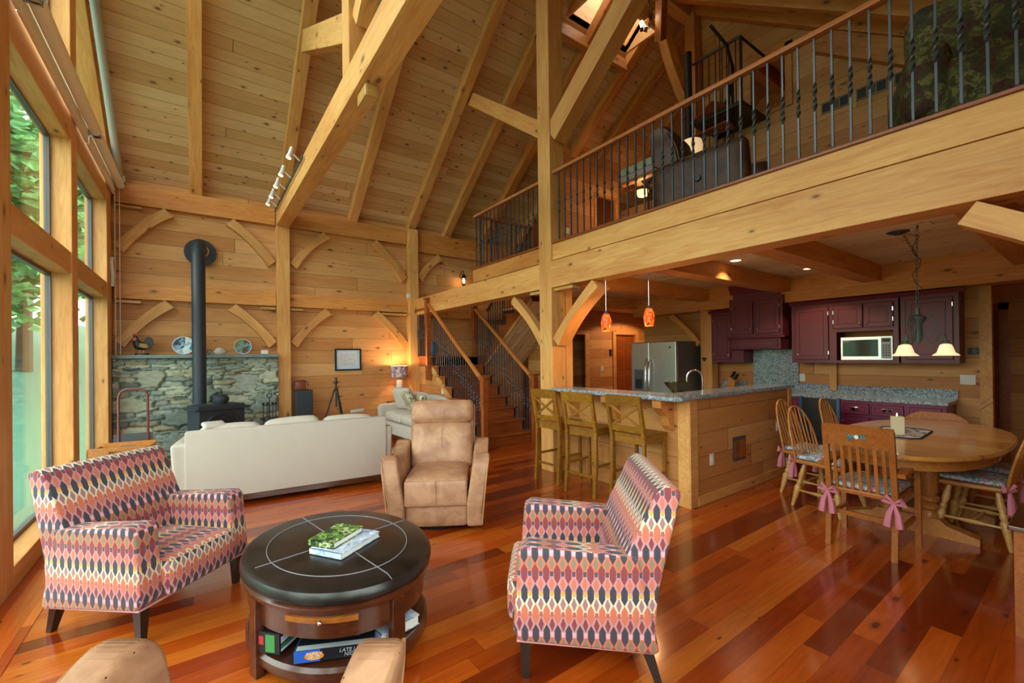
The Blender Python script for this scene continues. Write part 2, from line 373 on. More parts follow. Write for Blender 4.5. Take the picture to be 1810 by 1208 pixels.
# ================================================================ THE ROOM
XL, XR, YN, YF, RY = -1.22, 10.4, -0.3, 8.6, 4.2
zc = lambda y: 4.35 + 0.745 * ((8.5 - y) if y > RY else (y + 0.1))     # ceiling boards
zr = lambda y: zc(y) - 0.22                                          # underside of the rafters
sbox('floor', (XL - 0.1, YN - 0.1, -0.12), (XR, YF + 0.15, 0), 'floor')
sbox('trim_1', (XL, YN, 0.0), (-0.78, 8.2, 0.004), 'floor_edge')
bm = B()
def slope(y0, y1, x0, x1): prism(bm, [(y0, zc(y0)), (y1, zc(y1)), (y1, zc(y1) + 0.12), (y0, zc(y0) + 0.12)], x0, x1, 'x')
SKY = (4.85, 6.25, 4.42, 5.05)
slope(SKY[3], YF + 0.3, XL - 0.3, XR); slope(SKY[2], SKY[3], XL - 0.3, SKY[0]); slope(SKY[2], SKY[3], SKY[1], XR); slope(RY, SKY[2], XL - 0.3, XR)
struct('ceiling', bm, 'ceil')
bm = B(); slope(YN - 0.3, RY, XL - 0.3, XR); struct('ceiling', bm, 'ceil')
bm = B()
for a, b in (((SKY[0] - .05, SKY[2]), (SKY[0], SKY[3])), ((SKY[1], SKY[2]), (SKY[1] + .05, SKY[3])), ((SKY[0], SKY[2] - .05), (SKY[1], SKY[2])), ((SKY[0], SKY[3]), (SKY[1], SKY[3] + .05))):
    box(bm, (*a, zc(5.05) + 0.0), (*b, zc(4.42) + 0.35))
sh = struct('window_20', bm, 'timber'); sh.name = 'window_20'
bm = B(); box(bm, (SKY[0], SKY[2], zc(4.42) + 0.3), (SKY[1], SKY[3], zc(4.42) + 0.31)); obj('pane', bm, 'glass', sh)
# back (fireplace) wall and its return at the corner
sbox('wall_back', (XL, YF, 0), (XR, YF + 0.15, 4.62), 'wall_y')
sbox('wall_left', (XL - 0.02, 8.253, 0), (-1.02, YF, 4.3), 'wall_x')
# front wall behind the camera: boards with one unseen opening added for fill daylight
bm = B()
for a, b in (((XL, 0), (-0.9, 4.25)), ((-0.9, 0), (1.5, 0.7)), ((-0.9, 3.3), (1.5, 4.25)), ((1.5, 0), (XR, 4.25))):
    box(bm, (a[0], YN - 0.15, a[1]), (b[0], YN, b[1]))
struct('wall_front', bm, 'wall_y')
for i, (x0, x1) in enumerate(((-0.9, 1.5),)):
    bm = B(); box(bm, (x0, YN - 0.09, 0.7), (x1, YN - 0.085, 3.3)); struct('window_%d' % (21 + i), bm, 'glass')  # pane of the added opening that lets fill daylight in

# ---- glazed gable on the left
def gpost(label, y0, y1, top):
    timber('timber_post', label, 'post', (-1.11, (y0 + y1) / 2, 0), (-1.11, (y0 + y1) / 2, top), 0.22, y1 - y0, (0, 1, 0), bev=0.008)
gpost('thick square pine post at the left edge of the picture, running up to the ridge', 4.0, 4.25, 7.1)
gpost('pale pine window post between the two glazed bays beside the armchair', 5.95, 6.2, zr(6.2) + 0.1)
gpost('pale pine window post in the corner beside the stone hearth wall', 7.95, 8.25, zr(8.2) + 0.1)
gpost('pine window post just out of view left of the camera', 2.15, 2.4, zr(2.15) + 0.1)
gpost('pine window post beside the camera at the front corner', 0.0, 0.25, zr(0.0) + 0.1)
bays = [(0.25, 2.15), (2.4, 4.0), (4.25, 5.95), (6.2, 7.95)]
bn = ['bay nearest the camera', 'bay left of the edge post', 'bay behind the patterned armchair', 'narrow bay next to the hearth corner']
for (y0, y1), nm in zip(bays, bn):
    yc = (y0 + y1) / 2
    timber('window_rail', 'horizontal pine rail halfway up the glazed %s' % nm, 'beam', (-1.11, y0, 2.465), (-1.11, y1, 2.465), 0.2, 0.215)
    timber('window_rail', 'horizontal pine rail under the blinds of the %s' % nm, 'beam', (-1.11, y0, 3.81), (-1.11, y1, 3.81), 0.2, 0.27)
    timber('window_sill', 'low pine sill beam at floor level of the %s' % nm, 'sill', (-1.11, y0, 0.075), (-1.11, y1, 0.075), 0.22, 0.15)
wn = 0
for (y0, y1) in bays:
    for z0, z1 in ((0.15, 2.36), (2.57, 3.68), (3.95, None)):
        wn += 1; t = 0.022; xg = -1.165
        if z1 is None: q = [(y0, z0), (y1, z0), (y1, zr(y1) + .05), (y0, zr(y0) + .05)]
        else: q = [(y0, z0), (y1, z0), (y1, z1), (y0, z1)]
        if q[2][1] <= z0 + 0.08: continue
        bm = B()
        c = Vector((sum(p[0] for p in q) / 4, sum(p[1] for p in q) / 4))
        inn = [tuple(c + (Vector(p) - c) * (1 - 0.045 / max(0.3, (Vector(p) - c).length))) for p in q]
        for i in range(4):
            j = (i + 1) % 4; prism(bm, [q[i], q[j], inn[j], inn[i]], xg - 0.02, xg + 0.02, 'x')
        fr = struct('window_%d' % wn, bm, 'dark_gray')
        bm = B(); prism(bm, inn, xg - 0.004, xg + 0.004, 'x'); obj('pane', bm, 'glass', fr)
sp = lambda y: Vector((0, y, zr(y)))
def rafter(label, x, wd, dp=0.176, far=True, y0=None, y1=None, mat='timber', name='rafter'):
    a = y0 if y0 is not None else (8.58 if far else YN + 0.02); b = y1 if y1 is not None else RY
    p0, p1 = sp(a), sp(b); p0.x = p1.x = x
    if a > RY: p0.z = 4.13 + 0.745 * (8.5 - a)
    nrm = Vector((0, 0.745, 1)) if far else Vector((0, -0.745, 1))
    return timber(name, label, 'rafter', p0, p1, wd, dp, nrm, top=0.0, mat=mat)
rafter('pine rafter along the top of the glazed gable, back slope', -1.11, 0.22, 0.2)
rafter('pine rafter along the top of the glazed gable, camera side', -1.11, 0.22, 0.2, False)
FR = [(-0.02, 'first rafter from the glazed gable, rising above the stove pipe'), (1.2, 'rafter standing on the post right of the stone hearth'), (2.42, 'rafter rising between the two tall wall posts'),
      (3.6, 'rafter standing on the tall post where the loft beam meets the wall'), (4.42, 'rafter rising over the stair landing'), (5.36, 'rafter half hidden behind the loft railing left of the main post'),
      (6.35, 'rafter in the loft beside the skylight well'), (7.05, 'dim rafter near the spiral stair in the loft'), (8.2, 'darkest rafter at the far end of the loft')]
for x, l in FR:
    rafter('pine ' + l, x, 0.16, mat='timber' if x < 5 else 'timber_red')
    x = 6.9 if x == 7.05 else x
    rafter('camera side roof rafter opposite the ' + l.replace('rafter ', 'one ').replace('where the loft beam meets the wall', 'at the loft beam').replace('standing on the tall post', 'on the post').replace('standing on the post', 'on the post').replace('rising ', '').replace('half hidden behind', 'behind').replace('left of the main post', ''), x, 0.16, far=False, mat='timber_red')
for y0, y1, l in ((5.05, 5.2, 'lower'), (4.3, 4.42, 'upper')):
    timber('skylight_header', '%s timber header across the skylight well in the loft' % l, 'beam', (4.5, (y0 + y1) / 2, zr((y0 + y1) / 2) + 0.08), (6.3, (y0 + y1) / 2, zr((y0 + y1) / 2) + 0.08), 0.13, 0.19, mat='timber_red')
timber('ridge_beam', 'pine ridge beam at the peak of the roof', 'beam', (XL, RY, zc(RY) - 0.2), (XR, RY, zc(RY) - 0.2), 0.18, 0.3)

# ---- timber frame against the back wall
def wpost(label, x, wd, top, y=8.505, dp=0.18, z0=0.0):
    timber('timber_post', label, 'post', (x, y, z0), (x, y, top), dp, wd, (1, 0, 0), bev=0.008)
wpost('tall pine wall post right of the stone hearth, carrying the long tie beam', 1.2, 0.205, 3.82)
wpost('tall pine wall post at the stairs carrying the end of the loft beam', 3.6, 0.2, 4.14, 8.495, 0.2)
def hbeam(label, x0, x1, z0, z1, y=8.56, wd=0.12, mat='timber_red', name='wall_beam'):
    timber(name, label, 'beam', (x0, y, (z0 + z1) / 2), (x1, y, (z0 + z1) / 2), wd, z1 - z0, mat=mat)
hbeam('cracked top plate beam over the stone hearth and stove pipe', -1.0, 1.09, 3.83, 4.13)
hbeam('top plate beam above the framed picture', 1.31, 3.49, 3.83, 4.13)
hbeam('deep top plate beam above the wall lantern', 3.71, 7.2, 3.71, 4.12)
hbeam('middle wall beam crossed by the black stove pipe', -1.0, 1.09, 2.42, 2.65)
hbeam('middle wall beam above the framed picture', 1.31, 3.49, 2.42, 2.65)
hbeam('middle wall beam over the stair landing', 3.71, 5.9, 2.36, 2.62)
for l, a, b, c in (('upper left corner of the hearth bay', (-1.0, 3.2), (-0.42, 3.83), (-1, 3.83)), ('upper right corner of the hearth bay', (1.09, 3.2), (0.48, 3.83), (1.09, 3.83)),
                   ('upper left corner of the bay with the framed picture', (1.31, 3.2), (1.88, 3.83), (1.31, 3.83)), ('upper right corner of the bay with the framed picture', (3.49, 3.15), (2.86, 3.83), (3.49, 3.83)),
                   ('corner left of the wall lantern', (3.71, 3.2), (4.2, 3.71), (3.71, 3.71)),
                   ('lower left corner of the hearth bay above the rooster', (-1.0, 1.8), (-0.42, 2.42), (-1, 2.42)), ('lower right corner of the hearth bay', (1.09, 1.8), (0.5, 2.42), (1.09, 2.42)),
                   ('lower left corner above the brown camera case', (1.31, 1.8), (1.9, 2.42), (1.31, 2.42)), ('lower right corner of the picture bay beside the stairs', (3.49, 1.8), (2.88, 2.42), (3.49, 2.42))):
    brace('curved pine knee brace in the ' + l, (a[0], 8.54, a[1]), (b[0], 8.54, b[1]), (c[0], 8.54, c[1]))
for x0, x1, z, l in ((-0.98, -0.68, 3.80, 'below the hearth top plate at the left'), (-0.98, -0.7, 2.39, 'above the rooster'), (0.86, 1.08, 2.39, 'left of the hearth post'), (1.32, 1.52, 2.39, 'right of the hearth post'), (2.95, 3.48, 2.39, 'left of the stair post')):
    tag(bx('light_shelf', (x0, 8.47, z - 0.035), (x1, 8.59, z), 'oak_pale'), 'small pale wooden light shelf ' + l, 'shelf')

# ---- tie beam truss (plane of the hearth post)
timber('tie_beam', 'massive pine tie beam running from the hearth post out over the sitting area', 'beam', (1.2, 8.5, 3.96), (1.2, YN, 3.96), 0.2, 0.3)
timber('king_post', 'pale vertical king post standing on the tie beam', 'post', (1.2, 4.05, 4.11), (1.2, 4.05, 7.2), 0.2, 0.22, (0, 1, 0))
timber('truss_strut', 'short pine strut from the king post up to the rafter, wall side', 'brace', (1.2, 4.2, 4.62), (1.2, 6.25, 5.72), 0.13, 0.26)
timber('truss_strut', 'pine strut from the king post up to the camera side rafter', 'brace', (1.2, 3.9, 4.5), (1.2, 2.2, 5.72), 0.13, 0.2)
tag(bx('beam_tenon', (1.14, 3.62, 3.7), (1.26, 3.86, 3.815), 'oak_pale', bev=0.02), 'rounded wooden tenon end poking out under the long tie beam', 'tenon')

# ---- main post, loft beam, loft deck
timber('timber_post', 'tall square main pine post between the bar and the stairs, rising to the roof', 'post', (3.78, 4.31, 0), (3.78, 4.31, 7.25), 0.24, 0.24, (0, 1, 0), bev=0.008)
timber('timber_post', 'inner post fixed to the kitchen side of the main post', 'post', (3.99, 4.3, 0), (3.99, 4.3, 2.37), 0.12, 0.17, (0, 1, 0))
timber('loft_beam', 'long deep pine beam carrying the loft edge from the main post towards the camera', 'beam', (3.78, YN, 2.54), (3.78, 4.2, 2.54), 0.24, 0.34)
timber('loft_beam', 'pine beam from the main post to the wall post over the stairs', 'beam', (3.78, 4.42, 2.54), (3.78, 8.45, 2.54), 0.24, 0.33)
timber('loft_fascia', 'pine fascia board under the long loft railing', 'board', (3.72, YN, 2.829), (3.72, 4.2, 2.829), 0.06, 0.204, mat='timber')
timber('loft_fascia', 'pine fascia board under the short loft railing above the stairs', 'board', (3.72, 4.42, 2.826), (3.72, 6.19, 2.826), 0.06, 0.208, mat='timber_red')
timber('loft_nosing', 'thin reddish nosing strip at the foot of the long loft railing', 'trim', (3.73, YN, 2.945), (3.73, 4.2, 2.945), 0.12, 0.026, mat='stair')
timber('loft_nosing', 'thin reddish nosing strip at the foot of the short loft railing', 'trim', (3.73, 4.42, 2.945), (3.73, 6.21, 2.945), 0.12, 0.026, mat='stair')
bm = B(); box(bm, (3.75, YN, 2.63), (XR, 6.19, 2.935)); box(bm, (5.95, 6.19, 2.63), (XR, YF, 2.935)); struct('floor', bm, 'floor')
bm = B(); box(bm, (3.9, YN, 2.6), (XR, 6.17, 2.63)); box(bm, (5.97, 6.17, 2.6), (XR, YF, 2.63)); struct('ceiling', bm, 'ceil_k')
for y, l in ((0.5, 'pine ceiling joist at the far right behind the corner brace'), (1.8, 'pine ceiling joist ending left of the chandelier'), (2.85, 'pine ceiling joist lit by the downlight, ending at the range hood'), (4.1, 'pine ceiling beam from the main post to the kitchen corner post')):
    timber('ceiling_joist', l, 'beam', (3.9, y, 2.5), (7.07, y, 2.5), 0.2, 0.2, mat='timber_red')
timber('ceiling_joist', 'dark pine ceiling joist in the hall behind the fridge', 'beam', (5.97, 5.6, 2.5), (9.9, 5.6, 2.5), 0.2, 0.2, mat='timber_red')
brace('curved pine brace from the main post up to the loft beam, bar side', (3.78, 4.19, 1.72), (3.78, 3.5, 2.37), (3.78, 4.19, 2.37), 0.2, 0.13, 0.05, 'timber')
brace('curved pine brace from the main post up to the loft beam, stair side', (3.78, 4.43, 1.72), (3.78, 5.1, 2.37), (3.78, 4.43, 2.37), 0.1, 0.13, 0.05, 'timber')
brace('big pine brace under the loft beam at the right edge of the picture', (3.78, -0.28, 1.85), (3.78, 0.45, 2.37), (3.78, -0.28, 2.37), 0.2, 0.14, 0.02, 'timber')
for y0, y1, l in ((3.84, 4.18, 'bar side'), (4.44, 4.68, 'stair side')):
    tag(bx('light_shelf', (3.7, y0, 2.33), (3.82, y1, 2.368), 'oak_pale'), 'small pale light shelf under the loft beam, %s of the main post' % l, 'shelf')
timber('post_strut', 'pine strut from the main post up to the back slope rafter', 'brace', (3.78, 4.42, 4.5), (3.78, 6.35, 5.9), 0.12, 0.2)
timber('post_strut', 'long bright pine strut rising from the main post towards the camera', 'brace', (3.78, 4.2, 4.35), (3.78, 2.35, 5.79), 0.2, 0.27)

# ---- kitchen wall, hall walls, upper loft wall
bm = B(); box(bm, (7.4, 0.8, 0), (7.5, 5.6, 2.6)); struct('wall_right', bm, 'wall_x')
bm = B(); box(bm, (8.6, YN, 0), (8.7, 0.79, 2.6)); box(bm, (8.6, 0.79, 2.05), (8.7, 1.9, 2.6)); struct('wall_right_hall', bm, 'wall_x')
bx_ = sbox('door_3', (8.64, 0.86, 0), (8.68, 1.6, 2.05), 'stair')
tr = bpy.data.objects['door_3']
bm = B(); box(bm, (8.57, 0.78, 0), (8.6, 0.87, 2.12)); box(bm, (8.57, 0.78, 2.03), (8.6, 1.7, 2.12)); struct('trim_2', bm, 'oak_dark')
sbox('trim_3', (7.37, 0.8, 0), (7.4, 0.9, 2.25), 'timber')
bm = B(); box(bm, (7.74, 7.5, 0), (8.66, 7.6, 2.6)); box(bm, (5.97, 7.5, 2.05), (7.74, 7.6, 2.6)); box(bm, (8.66, 7.5, 2.05), (XR, 7.6, 2.6)); box(bm, (9.5, 7.5, 0), (XR, 7.6, 2.05)); box(bm, (5.97, 7.5, 0), (6.6, 7.6, 2.05))
struct('wall_hall', bm, 'wall_y')
bm = B(); box(bm, (7.6, 7.47, 0), (7.74, 7.5, 2.1)); box(bm, (6.5, 7.47, 2.0), (7.6, 7.5, 2.1)); struct('trim_4', bm, 'timber')
bm = B(); box(bm, (8.6, 7.47, 0), (8.72, 7.5, 2.1)); box(bm, (8.72, 7.47, 2.02), (9.62, 7.5, 2.12)); box(bm, (9.5, 7.47, 0), (9.62, 7.5, 2.02)); struct('trim_5', bm, 'timber')
d2 = sbox('door_2', (8.72, 7.53, 0), (9.5, 7.57, 2.02), 'stair')
bm = B()
for x0, x1, z0, z1 in ((8.8, 9.06, 1.1, 1.9), (9.15, 9.42, 1.1, 1.9), (8.8, 9.06, 0.15, 0.95), (9.15, 9.42, 0.15, 0.95)): box(bm, (x0, 7.52, z0), (x1, 7.53, z1), None, 0.006)
obj('door_panel', bm, 'stair', d2)
bm = B(); box(bm, (5.86, 6.22, 0), (5.95, 7.5, 2.6)); struct('wall_stair', bm, 'wall_x')
sbox('wall_far', (XR, YN, 0), (XR + 0.1, YF, 7.6), 'wall_x')
XU = 7.0
bm = B()
prism(bm, [(YN, 2.93), (2.75, 2.93), (2.75, zc(2.75)), (YN, zc(YN))], XU, XU + 0.1, 'x')
prism(bm, [(3.25, 2.93), (4.1, 2.93), (4.1, zc(4.1)), (3.25, zc(3.25))], XU, XU + 0.1, 'x')
box(bm, (XU, 2.75, 2.93), (XU + 0.1, 3.25, 5.15)); prism(bm, [(2.75, 5.98), (3.25, 5.98), (3.25, zc(3.25)), (2.75, zc(2.75))], XU, XU + 0.1, 'x')
struct('wall_loft', bm, 'wall_x')
bm = B(); box(bm, (XU - 0.02, 2.7, 5.1), (XU, 3.3, 5.15)); box(bm, (XU - 0.03, 2.66, 5.1), (XU, 2.75, 6.03)); box(bm, (XU - 0.03, 2.66, 5.98), (XU, 3.3, 6.05)); struct('trim_6', bm, 'timber_red')
bm = B(); yw = 6.5
for x0, x1, z0 in ((5.9, 7.0, 2.93), (7.0, 7.6, 4.96), (7.6, 7.72, 2.93)): prism(bm, [(yw, z0), (yw + 0.1, z0), (yw + 0.1, zc(yw + 0.1) + 0.02), (yw, zc(yw) + 0.02)], x0, x1, 'x')
struct('wall_loft_stair', bm, 'wall_y')
sbox('door_4', (7.0, yw + 0.04, 2.94), (7.6, yw + 0.08, 4.96), 'walnut')
bm = B(); box(bm, (6.93, yw - 0.02, 2.94), (7.0, yw, 5.02)); box(bm, (7.6, yw - 0.02, 2.94), (7.68, yw, 5.02)); box(bm, (7.0, yw - 0.02, 4.96), (7.6, yw, 5.02)); struct('trim_7', bm, 'timber_red')
sbox('wall_bedroom', (8.6, 4.1, 2.93), (8.7, YF, 5.1), 'wall_x')
timber('wall_beam', 'deep amber kitchen wall beam above the burgundy cupboards', 'beam', (7.2, YN, 2.42), (7.2, 5.6, 2.42), 0.3, 0.36, mat='timber_red')
timber('timber_post', 'pine kitchen corner post beside the fridge with a small heart hook', 'post', (7.2, 4.1, 0.0), (7.2, 4.1, 2.24), 0.2, 0.2, (0, 1, 0))
timber('wall_stud', 'pine stud on the kitchen wall below the microwave cupboard', 'post', (7.36, 2.33, 0.95), (7.36, 2.33, 2.2), 0.07, 0.09, (0, 1, 0))
brace('dark pine knee brace above the fridge', (7.15, 4.2, 1.7), (7.15, 4.75, 2.24), (7.15, 4.2, 2.24), 0.1, 0.1, 0.04, 'timber_red')
# loft frame around the spiral stair
timber('loft_post', 'dim amber loft post beside the spiral stair', 'post', (6.85, 4.12, 2.93), (6.85, 4.12, zr(4.12) - 0.02), 0.18, 0.18, (0, 1, 0), mat='timber_red')
brace('curved amber brace rising from the loft post to the ridge', (6.78, 4.15, 5.75), (6.1, 4.2, 7.1), (6.85, 4.2, 7.1), 0.14, 0.16, -0.12, 'timber_red')
timber('loft_purlin', 'dim amber beam crossing the top of the upper loft wall', 'beam', (6.92, YN, 3.8), (6.92, 2.3, 5.75), 0.14, 0.26, mat='timber_red')
timber('wall_ledge', 'orange lit beam below the far loft opening', 'beam', (6.9, 4.2, 4.1), (6.9, 8.5, 4.1), 0.12, 0.26, mat='timber_red')

# ---- stone hearth wall: relief built stone by stone
def stone_wall(x0, x1, z0, z1, y):
    rng = np.random.RandomState(5); st = 0.0125
    xs = np.arange(x0, x1 + 1e-6, st); zs = np.arange(z0, z1 + 1e-6, st); X, Z = np.meshgrid(xs, zs)
    S_ = []; big = [(-0.62, 1.22, .2, .15), (-0.8, 0.85, .22, .12), (-0.25, 0.62, .22, .15), (0.02, 0.95, .17, .13), (0.62, 1.12, .22, .17), (0.9, 0.78, .2, .17), (0.45, 0.82, .15, .11), (0.95, 1.2, .14, .1), (-0.1, 1.3, .12, .12), (-0.75, 0.42, .23, .12), (-0.3, 0.25, .22, .14), (0.4, 1.38, .13, .08), (0.3, 0.4, .2, .15), (0.8, 0.35, .2, .14), (-0.15, 0.03, .2, .12)]
    for b in big: S_.append((*b, 1))
    z = z0
    while z < z1 + 0.05:
        h = rng.uniform(0.035, 0.085); x = x0 - rng.uniform(0, 0.2)
        while x < x1 + 0.2:
            l = rng.uniform(0.12, 0.42); cx, cz = x + l / 2, z + h / 2 + rng.uniform(-0.008, 0.008)
            if all(((cx - b[0]) / (b[2] * 0.95)) ** 2 + ((cz - b[1]) / (b[3] * 0.95)) ** 2 > 1 for b in big): S_.append((cx, cz, l / 2, h / 2, 0))
            x += l
        z += h
    A = np.array(S_); wob = 0.010 * np.sin(X * 23 + Z * 17) + 0.006 * np.sin(X * 51 - Z * 33)
    d1 = np.full(X.shape, 9.0); d2 = d1.copy(); idx = np.zeros(X.shape, int)
    for i, (cx, cz, lx, lz, bg_) in enumerate(A):
        dx = np.abs((X + wob - cx) / lx); dz = np.abs((Z + wob * 0.6 - cz) / lz); p = 3.0 if bg_ else 4.0
        d = (dx ** p + dz ** p) ** (1 / p)
        m = d < d1; d2 = np.where(m, d1, np.minimum(d2, d)); idx = np.where(m, i, idx); d1 = np.where(m, d, d1)
    edge = np.clip((d2 - d1) * np.where(A[idx, 4] > 0, 3.0, 1.6), 0, 1) ** 0.6
    off = rng.uniform(0.02, 0.075, len(A)); tl = rng.uniform(-0.12, 0.12, (len(A), 2))
    hgt = edge * (off[idx] + (X - A[idx, 0]) * tl[idx, 0] + (Z - A[idx, 1]) * tl[idx, 1]) + rng.uniform(0, 0.0035, X.shape) * edge
    pal = np.array([S(h) for h in ('a4b0a4', '8c9c94', 'b8c0ae', '7f8c86', 'b0ae96', '9cacA6', 'c2c6b4', '74827e', 'a9b4aa', '93a29a', 'a8a48c')])
    col = pal[rng.randint(0, len(pal), len(A))][idx] * rng.uniform(0.85, 1.1, len(A))[idx][..., None]
    col = col * (1 - 0.0 * edge[..., None]); mort = np.array(S('3c4442')); t = np.clip(edge * 2.2 - 0.15, 0, 1)[..., None]; col = col * t + mort * (1 - t)
    nx, nz = len(xs), len(zs)
    co = np.stack([X, y - hgt, Z], -1).reshape(-1, 3)
    i0 = (np.arange(nz - 1)[:, None] * nx + np.arange(nx - 1)[None]).ravel()
    fc = np.stack([i0, i0 + 1, i0 + nx + 1, i0 + nx], 1)
    me = bpy.data.meshes.new('stone_wall'); me.from_pydata(co.tolist(), [], fc.tolist())
    at = me.color_attributes.new('stone', 'FLOAT_COLOR', 'POINT'); at.data.foreach_set('color', np.concatenate([col.reshape(-1, 3), np.ones((nx * nz, 1))], 1).ravel())
    me.polygons.foreach_set('use_smooth', [True] * len(me.polygons))
    g = G('grey_green_ledgestone', 0.8); a = g.N('ShaderNodeAttribute'); a.attribute_name = 'stone'; p = g.coord()
    n = g.noise(g.vmul(p, (1, 1, 2.2)), 11.0, 6.0, 0.65); c = g.mix(g.ramp(n, [(0.35, (0, 0, 0)), (0.7, (1, 1, 1))]), a.outputs[0], g.mix(1.0, a.outputs[0], (0.62, 0.6, 0.52), 'MULTIPLY'))
    g.set('Base Color', c); g.bump(n, 0.5, 0.012); me.materials.append(g.m)
    o = bpy.data.objects.new('stone_wall', me); COL.objects.link(o); return o
hs = thing('stone_hearth_wall', 'low wall of stacked grey green fieldstone behind the black stove', 'hearth wall', (0.05, 8.4, 0))
o = stone_wall(-1.0, 1.09, 0.0, 1.53, 8.36); o.name = 'stonework'; o.parent = hs; o.matrix_parent_inverse = Matrix.Translation((-0.05, -8.4, 0)); 
bx('backing', (-1.0, 8.362, 0), (1.09, 8.59, 1.53), 'dark_gray', hs, M=Matrix.Translation((-0.05, -8.4, 0)))
g = G('dark_slate_slab', 0.55); n_ = g.noise(g.coord(), 6.0, 5.0); g.set('Base Color', g.mix(n_, S('56676b'), S('8a9792'))); g.bump(n_, 0.4, 0.01); MT['slate'] = g.m
bx('mantel_slab', (-1.0, 8.22, 1.53), (1.09, 8.59, 1.585), 'slate', hs, 0.01, M=Matrix.Translation((-0.05, -8.4, 0)))

# ================================================================ STAIRS AND RAILINGS
def baluster_bm(h, r=0.0075, twist=True):
    bm = B(); zs = [0, 0.03] + ([h * 0.5 - 0.11 + 0.22 * i / 10 for i in range(11)] if twist else []) + [h - 0.01, h]
    rings = []
    for i, z in enumerate(zs):
        tw = 0; rr = r
        if twist and 2 <= i <= 12:
            t = (i - 2) / 10; tw = t * 2 * pi; rr = r * (1.0 + 0.75 * abs(sin(2 * pi * t)))
        if i == 0: rr = r * 1.9
        rings.append([bm.verts.new((rr * 1.3 * cos(tw + pi / 4 + k * pi / 2), rr * 1.3 * sin(tw + pi / 4 + k * pi / 2), z)) for k in range(4)])
    for a, b in zip(rings, rings[1:]):
        for k in range(4): bm.faces.new((a[k], a[(k + 1) % 4], b[(k + 1) % 4], b[k]))
    bm.faces.new(rings[0][::-1]); bm.faces.new(rings[-1]); return bm
BALS = {}
def baluster(parent, loc, h):
    k = round(h, 3)
    if k not in BALS:
        o = obj('baluster', baluster_bm(h), 'iron', parent); BALS[k] = o.data
    else:
        o = bpy.data.objects.new('baluster', BALS[k]); COL.objects.link(o); o.parent = parent
    o.location = loc; return o
def handrail(parent, p0, p1, mat='rail', wd=0.065, ht=0.05):
    M, L = frame(p0, p1, (0, 0, 1)); bm = B()
    pr = [(-wd / 2, 0), (-wd / 2, ht * 0.45), (-wd * 0.36, ht * 0.85), (0, ht), (wd * 0.36, ht * 0.85), (wd / 2, ht * 0.45), (wd / 2, 0)]
    prism(bm, pr, 0, L, 'x'); return obj('handrail', bm, mat, parent, smooth=30, M=M)
def newel(parent, x, y, z0, z1, w_=0.085, mat='stair'):
    bm = B(); box(bm, (x - w_ / 2, y - w_ / 2, z0), (x + w_ / 2, y + w_ / 2, z1 - 0.03), None, 0.004)
    box(bm, (x - w_ / 2 - 0.008, y - w_ / 2 - 0.008, z1 - 0.5), (x + w_ / 2 + 0.008, y + w_ / 2 + 0.008, z1 - 0.06), None, 0.004)
    n = obj('newel_post', bm, mat, parent); bm = B(); box(bm, (x - w_ * 0.8, y - w_ * 0.8, z1 - 0.035), (x + w_ * 0.8, y + w_ * 0.8, z1), None, 0.006)
    obj('newel_cap', bm, mat, n); return n
MT['loft_rail'] = timber_mat('reddish_handrail', S('cf8450'), S('b06a3c'), knots=False, rough=0.35)
r0 = thing('loft_railing', 'long loft railing of twisted black iron balusters under a wooden handrail', 'railing')
handrail(r0, (3.73, YN, 3.84), (3.73, 4.19, 3.84), 'loft_rail')
n = 41
for i in range(n): baluster(r0, (3.73, 4.1 - i * (4.35 / (n - 1)), 2.957), 0.885)
r1 = thing('loft_railing', 'short loft railing left of the main post, above the stairs', 'railing')
handrail(r1, (3.73, 4.43, 3.80), (3.73, 6.17, 3.80), 'loft_rail'); handrail(r1, (3.73, 6.14, 3.80), (4.95, 6.14, 3.80), 'stair')
newel(r1, 4.98, 6.14, 2.93, 3.98)
for i in range(16): baluster(r1, (3.73, 4.52 + i * 0.107, 2.957), 0.845)
for i in range(11): baluster(r1, (3.83 + i * 0.105, 6.14, 2.935), 0.867)
tr_ = 0.26; rs = 0.19; Y0 = 5.93; XA, XB = 3.70, 4.72
st = thing('staircase', 'wide reddish wooden staircase climbing to the landing behind the recliner', 'stairs')
for k in range(1, 8):
    y = Y0 + tr_ * (k - 1); z = rs * k
    bm = B(); box(bm, (XA - 0.045, y - 0.03, z - 0.03), (XB + 0.045, y + tr_, z), None, 0.008); obj('tread', bm, 'stair', st)
    bm = B(); box(bm, (XA, y, z - rs), (XB, y + 0.02, z - 0.03)); obj('riser', bm, 'stair', st)
bm = B(); box(bm, (XA, Y0 + 7 * tr_, 7 * rs), (XB, Y0 + 7 * tr_ + 0.02, 1.49)); obj('riser', bm, 'stair', st)
bm = B(); box(bm, (XA - 0.04, 7.72, 1.49), (5.85, 8.58, 1.52), None, 0.008); box(bm, (XA, 7.75, 1.3), (5.85, 8.58, 1.49)); obj('landing', bm, 'stair', st)
for x, nm in ((XA, 'stringer'), (XB - 0.03, 'stringer')):
    p = [(Y0, 0)]
    for k in range(1, 8): p += [(Y0 + tr_ * (k - 1), rs * k - 0.03), (Y0 + tr_ * k, rs * k - 0.03)]
    p += [(7.75, 1.3), (7.4, 1.05), (Y0 + 0.12, 0.0)]
    bm = B(); prism(bm, p, x, x + 0.03, 'x'); obj(nm, bm, 'stair', st)
bm = B(); prism(bm, [(6.1, 0), (7.75, 1.2), (7.8, 1.3), (8.58, 1.3), (8.58, 0)], XA + 0.001, XA + 0.04, 'x'); obj('side_panel', bm, 'wall_x', st)
bm = B(); prism(bm, [(6.0, 0), (6.14, 0), (7.85, 1.24), (8.58, 1.24), (8.58, 1.31), (7.75, 1.31), (7.66, 1.25)], XA - 0.012, XA, 'x'); obj('skirt_board', bm, 'timber', st)
